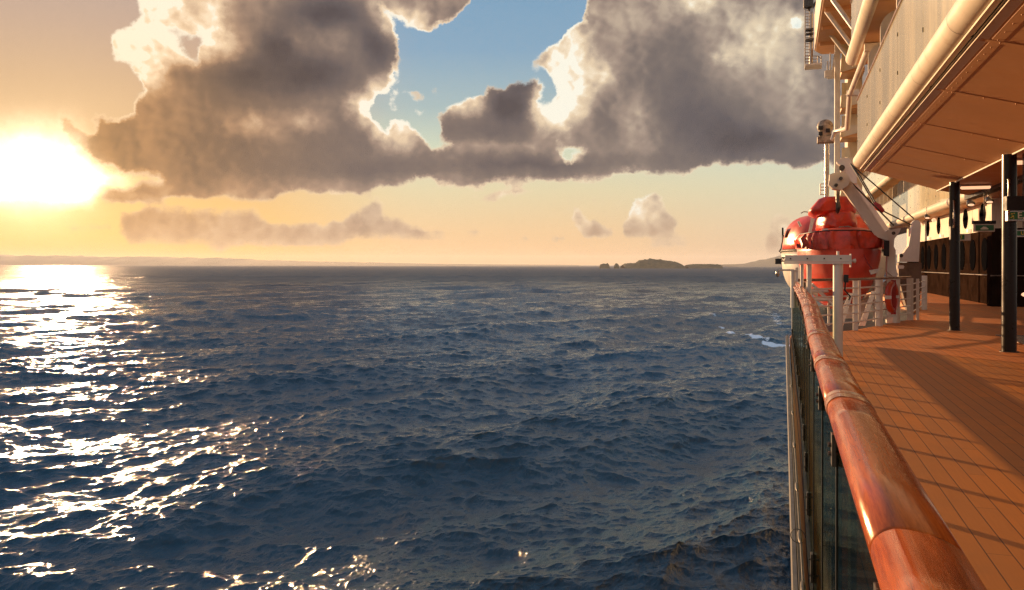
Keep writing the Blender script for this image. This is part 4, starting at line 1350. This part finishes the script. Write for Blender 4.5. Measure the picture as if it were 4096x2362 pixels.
lb = thing('lifebuoy', 'red ring lifebuoy with silver bands hung on the white fence', 'lifebuoy', (2.78, 25.2, .66))
import mathutils
fd = Vector((.61, 1.5, 0)).normalized(); up = Vector((0, 0, 1))
c = Vector((2.84, 24.95, .78))
ring = [c + (fd * cos(q) + up * sin(q)) * .36 for q in np.linspace(0, 2 * pi, 40, endpoint=False)]
ring_o = sub(MB().tube(ring, .085, 12, closed=True).build('ring', M_ring, lb), lb)
for q in (0.0, pi / 2, pi, 1.5 * pi):
    m = MB(); m.tube([c + (fd * cos(q + e) + up * sin(q + e)) * .36 for e in (-.12, 0, .12)], .089, 12, cap=False); m.build('band', M_reflect, ring_o)
m = MB(); m.box(c.x - .02, c.x + .10, c.y - .05, c.y + .05, .30, 1.25); m.build('holder', M_red, lb)

# ---------------------------------------------------------------- white gantry beam by the rail
YB = 15.45
gan = thing('gangway_beam', 'white steel beam at eye height on a round post beside the rail end', 'gantry', (.9, YB, 0))
xr, xl = x_at(3400, YB), x_at(3140, YB)
MB().box(xl, xr, YB - .08, YB + .08, z_at(1047, .5, YB), z_at(1020, .5, YB), ch=.01).build('beam', M_white, gan)
MB().box(xl - .02, xr + .02, YB - .11, YB + .11, z_at(1055, .5, YB), z_at(1048, .5, YB)).build('beam_flange', M_white, gan)
px_ = x_at(3352, YB)
MB().cyl((px_, YB, 0), (px_, YB, z_at(1052, .9, YB)), .083, 24).build('post', M_white, gan)
for q, r_ in ((3237, .042), (3208, .030)):
    xx = x_at(q, YB); MB().cyl((xx, YB, .05), (xx, YB, z_at(1056, .5, YB)), r_, 14).build('support', M_white, gan)
m = MB()
for q in (3162, 3229, 3296, 3362): xx = x_at(q, YB); m.cyl((xx, YB - .09, z_at(1034, .5, YB)), (xx, YB - .083, z_at(1034, .5, YB)), .014, 8)
m.build('bolt', M_dsteel, gan)
m = MB(); xx = x_at(3414, YB); zz = z_at(1043, .9, YB)
m.cyl((xr, YB, zz), (xr + .05, YB, zz), .015, 8); m.tube([(xr + .04, YB, zz), (xr + .06, YB, zz), (xr + .09, YB, zz), (xr + .10, YB, zz)], [.02, .035, .04, .015], 12); m.box(xr + .0, xr + .02, YB - .07, YB + .07, z_at(1068, .9, YB), z_at(1015, .9, YB))
m.build('end_knob', M_white, gan)
m = MB(); xx = x_at(3352, YB); m.cyl((xx, YB, z_at(1020, .9, YB)), (xx, YB, z_at(1004, .9, YB)), .022, 8); m.build('top_pin', M_white, gan)
m = MB(); a_, b_ = x_at(3100, YB), x_at(3126, YB); m.box(a_, b_, YB - .06, YB + .06, z_at(1056, .1, YB), z_at(1034, .1, YB), ch=.01); m.cyl((b_, YB, z_at(1044, .1, YB)), (xl + .05, YB, z_at(1044, .1, YB)), .012, 8)
m.cyl((b_, YB, z_at(1030, .1, YB)), (xl + .05, YB, z_at(1030, .1, YB)), .012, 8)
o = m.build('position_lamp', M_black, gan)
# lower arm with flood lamp
arm = thing('side_lamp', 'small chrome lamp on a thin white arm reaching over the sea', 'lamp', (x_at(3180, YB), YB, z_at(1085, .2, YB)))
m = MB(); z_ = z_at(1080, .2, YB); m.tube([(x_at(3116, YB), YB, z_), (x_at(3170, YB), YB, z_), (x_at(3192, YB), YB, z_ - .02)], .016, 8); m.cyl((x_at(3172, YB), YB, z_), (x_at(3172, YB), YB, .9), .040, 12); m.build('arm', M_white, arm)
m = MB(); m.ball((x_at(3110, YB), YB, z_ - .06), .045, 8, (.8, .8, 1.4)); m.build('lamp_head', M_steel, arm)
m = MB(); xx = px_ + .12; m.box(xx - .03, xx + .05, YB - .05, YB + .05, z_at(1130, 1, YB), z_at(1098, 1, YB), ch=.015)
m.tube([(xx, YB, z_at(1130, 1, YB)), (xx - .01, YB, z_at(1160, 1, YB)), (xx + .08, YB, z_at(1185, 1, YB)), (xx + .05, YB, z_at(1200, 1, YB))], .014, 8)
o = m.build('call_box', M_black); tag(o, 'black box with a hanging cable fixed to the round white post', 'call box')

# ---------------------------------------------------------------- boats
def hull_rings(cx, y0, y1, W, zg, zk, n=22, m_=14, blunt=2.6, flat=.55, rise=.5, vee=.8):
    """open-topped hull: rings run gunwale - keel - gunwale"""
    out = []
    for i in range(n + 1):
        t_ = i / n; s_ = 2 * t_ - 1
        k = max(.03, (1 - abs(s_) ** blunt)) ** .55
        w_ = W * k
        zb = zk + (zg - zk) * rise * abs(s_) ** 3
        ring = []
        for j in range(2 * m_ + 1):
            q = pi * j / (2 * m_)
            cx_, sz = cos(q), sin(q)
            ring.append((cx - w_ * math.copysign(abs(cx_) ** flat, cx_), y0 + (y1 - y0) * t_, zg - (zg - zb) * abs(sz) ** vee))
        out.append(ring)
    return out
def dome_rings(cx, y0, y1, W, z0, z1, n=22, m_=14, blunt=3.0, ex=.5, ez=.62, fall=.25):
    out = []
    for i in range(n + 1):
        t_ = i / n; s_ = 2 * t_ - 1
        k = max(.02, (1 - abs(s_) ** blunt)) ** .5
        kz = max(.02, (1 - abs(s_) ** blunt)) ** fall
        ring = []
        for j in range(2 * m_ + 1):
            q = pi * j / (2 * m_)
            ring.append((cx - W * k * math.copysign(abs(cos(q)) ** ex, cos(q)), y0 + (y1 - y0) * t_, z0 + (z1 - z0) * kz * abs(sin(q)) ** ez))
        out.append(ring)
    return out

YL = 34.0
big = thing('lifeboat', 'large enclosed lifeboat with orange top and white hull, behind the smaller boat', 'lifeboat', (1.95, 39, 1.0))
bx = (x_at(3128, 35.6) + x_at(3562, 35.6)) / 2; bw = (x_at(3562, 35.6) - x_at(3128, 35.6)) / 2
zg = z_at(1000, 1.9, 35.5); zt = z_at(848, 1.9, 35.5)
m = MB(); m.loft(dome_rings(bx, YL, YL + 11, bw, zg, zt, blunt=5, ex=.50, ez=.75, fall=.30), closed=True); canopy_o = sub(m.build('orange_canopy', M_orange, big), big)
m = MB(); m.loft(hull_rings(bx, YL - .1, YL + 11.1, bw * 1.015, zg - .05, z_at(1190, 1.9, 35.5), blunt=5, flat=.40, rise=.35)); m.build('hull', M_white, big)
rg = [(bx - (bw + .04) * max(.03, 1 - abs(2 * t_ - 1) ** 5) ** .55, YL - .05 + 11.1 * t_, zg - .01) for t_ in np.linspace(0, 1, 40)]
rg2 = [(2 * bx - x, y, z) for x, y, z in rg]
m = MB(); m.tube(rg + rg2[::-1], .055, 8, closed=True); m.build('rubbing_strake', M_black, big)
m = MB()
for px, py, dx in ((3198, 895, 5),):
    zc = zc_of(1.0, YL + .3)
    m.cyl(P(3193, 885, zc - .35), P(3203, 905, zc - .35), .05, 6)
m.cyl(P(3518, 900, zc - .5), P(3524, 888, zc - .5), .05, 6)
m.build('reflective_strip', M_reflect, big)
m = MB()
m.tube([P(3205, 852, 33), P(3215, 846, 33.5), P(3240, 849, 34)], .02, 6); m.tube([P(3134, 940, 32), P(3124, 995, 32), P(3118, 1005, 31.5)], .03, 6)
m.build('lifeline', M_wire, big)
m = MB()
a = [P(3245, 870, 31.2), P(3262, 862, 31.2), P(3240, 950, 31.2), P(3226, 962, 31.2)]
m.prism([(0, 0), (1, 0), (1, 1), (0, 1)], lambda u, v, ww: tuple(np.array(a[{(0, 0): 0, (1, 0): 1, (1, 1): 2, (0, 1): 3}[(u, v)]]) + np.array((0, ww, 0))), 0, .08)
m.build('bow_frame', M_white, big)

YR = 25.2
resc = thing('rescue_boat', 'smaller red rescue boat with tarpaulin cover hanging from the white davit', 'lifeboat', (1.55, 27.5, .8))
Yw = 26.6
rx0, rx1 = x_at(3190, Yw), x_at(3538, Yw)
rcx, rw = (rx0 + rx1) / 2, (rx1 - rx0) / 2
zr = z_at(985, 1.5, Yw); zk = z_at(1245, 1.5, Yw)
m = MB(); m.loft(hull_rings(rcx, YR, YR + 5.4, rw, zr, zk, blunt=2.8, flat=1.0, rise=.30, vee=1.15)); hull_o = sub(m.build('hull', M_orange, resc), resc)
m = MB()
a = P(3272, 1130, 24.4); b = P(3330, 1200, 24.4); m.box(a[0], b[0] + .15, a[1], a[1] + .6, b[2], a[2], ch=.05); m.build('stern_box', M_orange, resc)
# ruffled cover skirt round the gunwale
def ruffle(n=110, zt_=.40, zb_=-.06):
    top, bot, mid_ = [], [], []
    for k in range(n):
        q = 2 * pi * k / n
        ex = .62
        cx_, sy = cos(q), sin(q)
        rxx = (rw + .02) * math.copysign(abs(cx_) ** ex, cx_); ryy = 2.72 * math.copysign(abs(sy) ** ex, sy)
        wv = 1 + (.045 * sin(k * 1.9) + .03 * sin(k * 3.3 + 1)) * (1 if cx_ < .3 else .25)
        top.append((rcx + rxx * .955, YR + 2.7 + ryy * .955, zr + zt_ + .03 * sin(q * 3)))
        mid_.append((rcx + rxx * wv * 1.02, YR + 2.7 + ryy * wv, zr + zt_ * .55))
        bot.append((rcx + rxx * (2 - wv) * .985, YR + 2.7 + ryy * (2 - wv) * .99, zr + zb_ + .05 * sin(q * 2 + 2)))
    return top, mid_, bot
tp, md, bt = ruffle()
m = MB(); m.loft([bt, md, tp], caps=False)
inner = [(rcx + (x - rcx) * .6, YR + 2.7 + (y - YR - 2.7) * .6, z + .10) for x, y, z in tp]
m.loft([tp, inner], caps=False); m.add(inner, [tuple(range(len(inner)))])
skirt_o = sub(m.build('cover_skirt', M_fabric, resc), resc)
m = MB(); m.tube(tp, .020, 6, closed=True); m.build('cover_rope', M_wire, skirt_o)
# forward cabin hump, padded covers and hood
zc_r = 24.9
def PX(px, y): return x_at(px, y)
m = MB(); x0_, x1_ = PX(3268, 26.2), PX(3502, 26.2)
m.loft(dome_rings((x0_ + x1_) / 2, 25.6, 29.2, (x1_ - x0_) / 2, zr + .40, z_at(905, 1.5, 26.2), n=16, blunt=2.6, ex=.85, ez=.8, fall=.5)); m.build('cabin_top', M_orange_lite, resc)
def wrinkled(name, x0, x1, y0, y1, z0, z1, seed, blunt=4, ex=.5, ez=.5, amp=.05):
    rr = dome_rings((x0 + x1) / 2, y0, y1, (x1 - x0) / 2, z0, z1, n=26, m_=20, blunt=blunt, ex=ex, ez=ez, fall=.3)
    rng = np.random.default_rng(seed); ph = rng.uniform(0, 6, 6)
    out = []
    for i, r_ in enumerate(rr):
        o_ = []
        for j, (x, y, z) in enumerate(r_):
            d_ = amp * (sin(z * 9 + x * 5 + ph[0]) * .5 + sin(x * 11 - y * 4 + ph[1]) * .4 + sin(z * 17 + y * 6 + ph[2]) * .3)
            o_.append((x + d_ * (.6 if x > (x0 + x1) / 2 else -.6), y - d_ * .8, z + d_ * .35))
        out.append(o_)
    m = MB(); m.loft(out); return m.build(name, M_fabric, resc)
wrinkled('engine_cover', PX(3270, 26.6), PX(3432, 26.6), 26.3, 29.0, zr + .55, z_at(828, 1.5, 26.6), 1)
hood_m = MB()
yh = 26.4
prof = [(3236, 848), (3240, 835), (3275, 795), (3300, 785), (3400, 783), (3412, 800), (3420, 840), (3415, 858), (3340, 850), (3280, 858), (3258, 862)]
front = [P(a_, b_, 24.8) for a_, b_ in prof]; cxm = np.mean([p[0] for p in front]); czm = np.mean([p[2] for p in front])
def scl(ps, s_, dy): return [(cxm + (x - cxm) * s_, y + dy, czm + (z - czm) * s_) for x, y, z in ps]
hood_m.loft([scl(front, .55, -.16), scl(front, .90, -.08), scl(front, 1.0, .06), scl(front, 1.02, .9), scl(front, .95, 1.9), scl(front, .6, 2.2)])
hood_m.build('hood', M_fabric, resc)
m = MB(); m.tube([P(3355, 917, 24.3), P(3358, 907, 24.3), P(3395, 905, 24.3), P(3408, 910, 24.4)], .018, 8); m.build('grab_rail', M_steel, resc)
m = MB(); m.cyl(P(3350, 760, 24.3), P(3350, 848, 24.3), .055, 8); m.tube([P(3350, 800, 24.2), P(3353, 830, 24.1), P(3350, 852, 24.2)], [.05, .075, .03], 8); m.build('lifting_hook', M_dsteel, resc)
m = MB(); m.ball(P(3387, 933, 24.2), .07, 8); m.cyl(P(3330, 936, 24.0), P(3336, 944, 24.0), .04, 8); m.build('deck_fitting', M_dsteel, resc)
m = MB(); m.tube([P(3402, 938, 24.3), P(3440, 985, 23.7), P(3465, 1040, 23.4), P(3478, 1062, 23.2), P(3502, 1096, 23.2)], .014, 6); m.build('painter_line', M_red, resc)
m = MB(); a = P(3478, 1096, 23.1); v = [P(3476, 1080, 23.1), P(3527, 1072, 23.3), P(3504, 1092, 23.1), P(3484, 1098, 23.1)]
m.add(v + [(x, y + .03, z) for x, y, z in v], [(0, 1, 2, 3), (7, 6, 5, 4), (0, 4, 5, 1), (1, 5, 6, 2), (2, 6, 7, 3), (3, 7, 4, 0)]); m.build('canvas_flap', M_white, resc)

# ---------------------------------------------------------------- davits
def plate(mb, pts, zc, th, lean=0.0):
    """steel plate outlined in the davit's own plane at distance zc, th metres thick along the ship"""
    q = [P(a_, b_, zc) for a_, b_ in pts]
    n = len(q)
    vs = [(x, y - th / 2, z) for x, y, z in q] + [(x, y + th / 2, z) for x, y, z in q]
    mb.add(vs, [tuple(range(n)), tuple(range(2 * n - 1, n - 1, -1))] + [(i, i + n, (i + 1) % n + n, (i + 1) % n) for i in range(n)])
dav = thing('boat_davit', 'white slanted davit arm with rounded head holding the red rescue boat', 'davit', (3.2, 24.6, 0))
m = MB(); plate(m, [(3372, 735), (3400, 722), (3553, 950), (3548, 962), (3500, 946), (3368, 757)], 23.6, .30); m.build('arm', M_white, dav)
m = MB(); plate(m, [(3317, 700), (3330, 695), (3372, 690), (3388, 700), (3400, 722), (3388, 745), (3360, 762), (3328, 756), (3312, 740), (3316, 722)], 23.45, .42); m.build('head', M_white, dav)
for a_, b_ in ((3363, 713), (3344, 740), (3574, 932)):
    p = P(a_, b_, 23.2); MB().cyl((p[0], p[1] - .03, p[2]), (p[0], p[1] + .03, p[2]), .05, 10).build('pivot_pin', M_dsteel, dav)
m = MB(); plate(m, [(3508, 945), (3530, 935), (3548, 920), (3600, 912), (3597, 925), (3575, 955), (3572, 985), (3580, 1000), (3580, 1080), (3590, 1096), (3583, 1110), (3570, 1105), (3545, 1085), (3548, 1000), (3545, 966)], 23.7, .34); m.build('knuckle', M_white, dav)
m = MB(); plate(m, [(3537, 962), (3556, 962), (3555, 1025), (3535, 1022)], 23.4, .2); m.build('fender_pad', M_black, dav)
m = MB()
plate(m, [(3545, 1080), (3585, 1080), (3580, 1290), (3545, 1290)], 24.6, .3)
plate(m, [(3375, 1245), (3500, 1165), (3545, 1120), (3545, 1160), (3470, 1240), (3470, 1272), (3375, 1272)], 24.8, .25)
plate(m, [(3386, 1140), (3480, 1105), (3540, 1108), (3440, 1128), (3386, 1152)], 24.9, .2)
m.build('base_frame', M_white, dav)
m = MB(); plate(m, [(3376, 1238), (3390, 1225), (3420, 1222), (3442, 1240), (3430, 1268), (3376, 1272)], 24.3, .1); m.build('gusset', M_white, dav)
for pth, r_ in (([P(3394, 718, 23.5), P(3574, 900, 24.2)], .022), ([P(3402, 655, 27.8), P(3430, 700, 27.4), P(3497, 815, 26.6)], .026), ([P(3402, 655, 27.8), P(3440, 705, 27.4), P(3505, 815, 26.6)], .026),
                ([P(3402, 655, 27.9), P(3655, 873, 28.2)], .022), ([P(3530, 842, 26.4), P(3622, 888, 27.2), P(3645, 897, 27.4)], .022)):
    MB().tube(pth, r_, 6).build('fall_wire', M_wire, dav)
m = MB(); m.tube([P(3497, 812, 26.5), P(3512, 828, 26.4), P(3534, 845, 26.3)], [.06, .12, .06], 8); m.build('red_block', M_red, dav)

dav2 = thing('boat_davit', 'farther white davit with rounded hook head for the large lifeboat', 'davit', (3.0, 31.5, 0))
m = MB(); plate(m, [(3345, 648), (3360, 636), (3392, 634), (3402, 645), (3405, 668), (3425, 685), (3426, 735), (3400, 735), (3378, 690), (3362, 690), (3361, 664), (3348, 655)], 29.0, .40); m.build('head', M_white, dav2)
m = MB(); plate(m, [(3400, 733), (3426, 733), (3560, 925), (3540, 935)], 29.2, .35); m.build('arm', M_white, dav2)
m = MB(); p = P(3367, 671, 28.7); m.cyl((p[0], p[1] - .05, p[2]), (p[0], p[1] + .05, p[2]), .10, 12); m.build('sheave', M_dsteel, dav2)
dav3 = thing('davit_cradle', 'white wedge shaped davit cradle with round top left of the second pillar', 'davit', (5.0, 31, 0))
m = MB(); plate(m, [(3646, 905), (3646, 890), (3655, 881), (3668, 880), (3677, 890), (3679, 905), (3671, 1046), (3593, 1046), (3594, 1016), (3610, 1012), (3630, 985), (3643, 912)], 28.3, .5); m.build('cradle_plate', M_white, dav3)
m = MB(); p = P(3605, 1022, 27.9); m.cyl((p[0], p[1] - .03, p[2]), (p[0], p[1] + .03, p[2]), .06, 12); m.build('pin', M_dsteel, dav3)
m = MB(); plate(m, [(3590, 1050), (3682, 1050), (3680, 1095), (3672, 1240), (3625, 1240), (3590, 1110)], 28.6, .6); m.build('winch_housing', mat('brown_housing', (.16, .10, .06), .6, var=.3), dav3)
m = MB(); plate(m, [(3588, 1060), (3612, 1060), (3616, 1066), (3612, 1074), (3588, 1074)], 27.9, .2); m.build('lever', M_white, dav3)

# struts and gear between the near rail end and the boats
gear = thing('launching_frame', 'white diagonal launching frame below the boats behind the white fence', 'frame', (1.2, 26, 0))
for a_, b_, z_, r_ in (((3247, 1136), (3332, 1216), 24, .05), ((3250, 1165), (3295, 1195), 24.5, .07), ((3240, 1165), (3335, 1162), 24, .05), ((3240, 1198), (3332, 1198), 24, .05), ((3375, 1207), (3440, 1162), 23.8, .045),
                       ((3375, 1250), (3470, 1250), 25, .05)):
    MB().cyl(P(*a_, z_), P(*b_, z_), r_, 8).build('strut', M_white, gear)
for pl_ in ([(3235, 1165), (3248, 1165), (3250, 1300), (3235, 1300)], [(3311, 1200), (3320, 1200), (3320, 1300), (3311, 1300)], [(3493, 1115), (3512, 1115), (3512, 1285), (3493, 1285)]):
    m = MB(); plate(m, pl_, 24.6, .2); m.build('upright', M_white, gear)
m = MB(); plate(m, [(3202, 1128), (3246, 1128), (3246, 1160), (3225, 1158)], 21.5, .4); m.build('control_box', mat('grey_brown_box', (.12, .08, .055), .5, var=.2), gear)
m = MB(); m.box(.4, 5.0, 24.2, 42, -1.6, -1.4); m.build('lower_platform', M_wall_dark, gear)

# ---------------------------------------------------------------- finer boat fittings
m = MB()
for t_ in np.linspace(.10, .90, 9):
    i = int(t_ * 39)
rgl = [(x - .03, y, z - .28 - .10 * abs(sin(k * .8))) for k, (x, y, z) in enumerate(rg)]
m.tube(rgl, .022, 6); m.build('grab_line', M_wire, big)
for yy in (36.2, 38.2, 40.2):
    xx = bx - bw * .985
    m = MB(); m.box(xx - .04, xx + .03, yy - .35, yy + .35, zg + .55, zg + .95, ch=.03); m.build('side_window', M_window, canopy_o)
m = MB(); m.box(bx - .7, bx + .7, YL + .6, YL + 2.4, zt - .10, zt + .06, ch=.04); m.build('roof_hatch', M_orange_lite, canopy_o)
for k, q in enumerate((3300, 3365, 3452)):
    p = P(q, 975 + 4 * (k % 2), 24.6)
m = MB()
for px0, px1, py in ((3436, 3450, 1012), (3290, 3312, 918)):
    a = P(px0, py, 24.2); b = P(px1, py, 24.2)
    m = MB(); m.box(a[0], b[0], a[1] + .05, a[1] + .08, a[2] - .03, a[2] + .03); m.build('reflective_tape', M_reflect, resc)
for px_q, y0_, y1_ in ((3362, 968, 1005),):
    m = MB(); m.tube([P(px_q, y0_ - 20, 24.0), P(px_q, y0_, 23.9), P(px_q - 3, y1_, 24.0)], .025, 6); m.build('lashing_strap', M_reflect, resc)
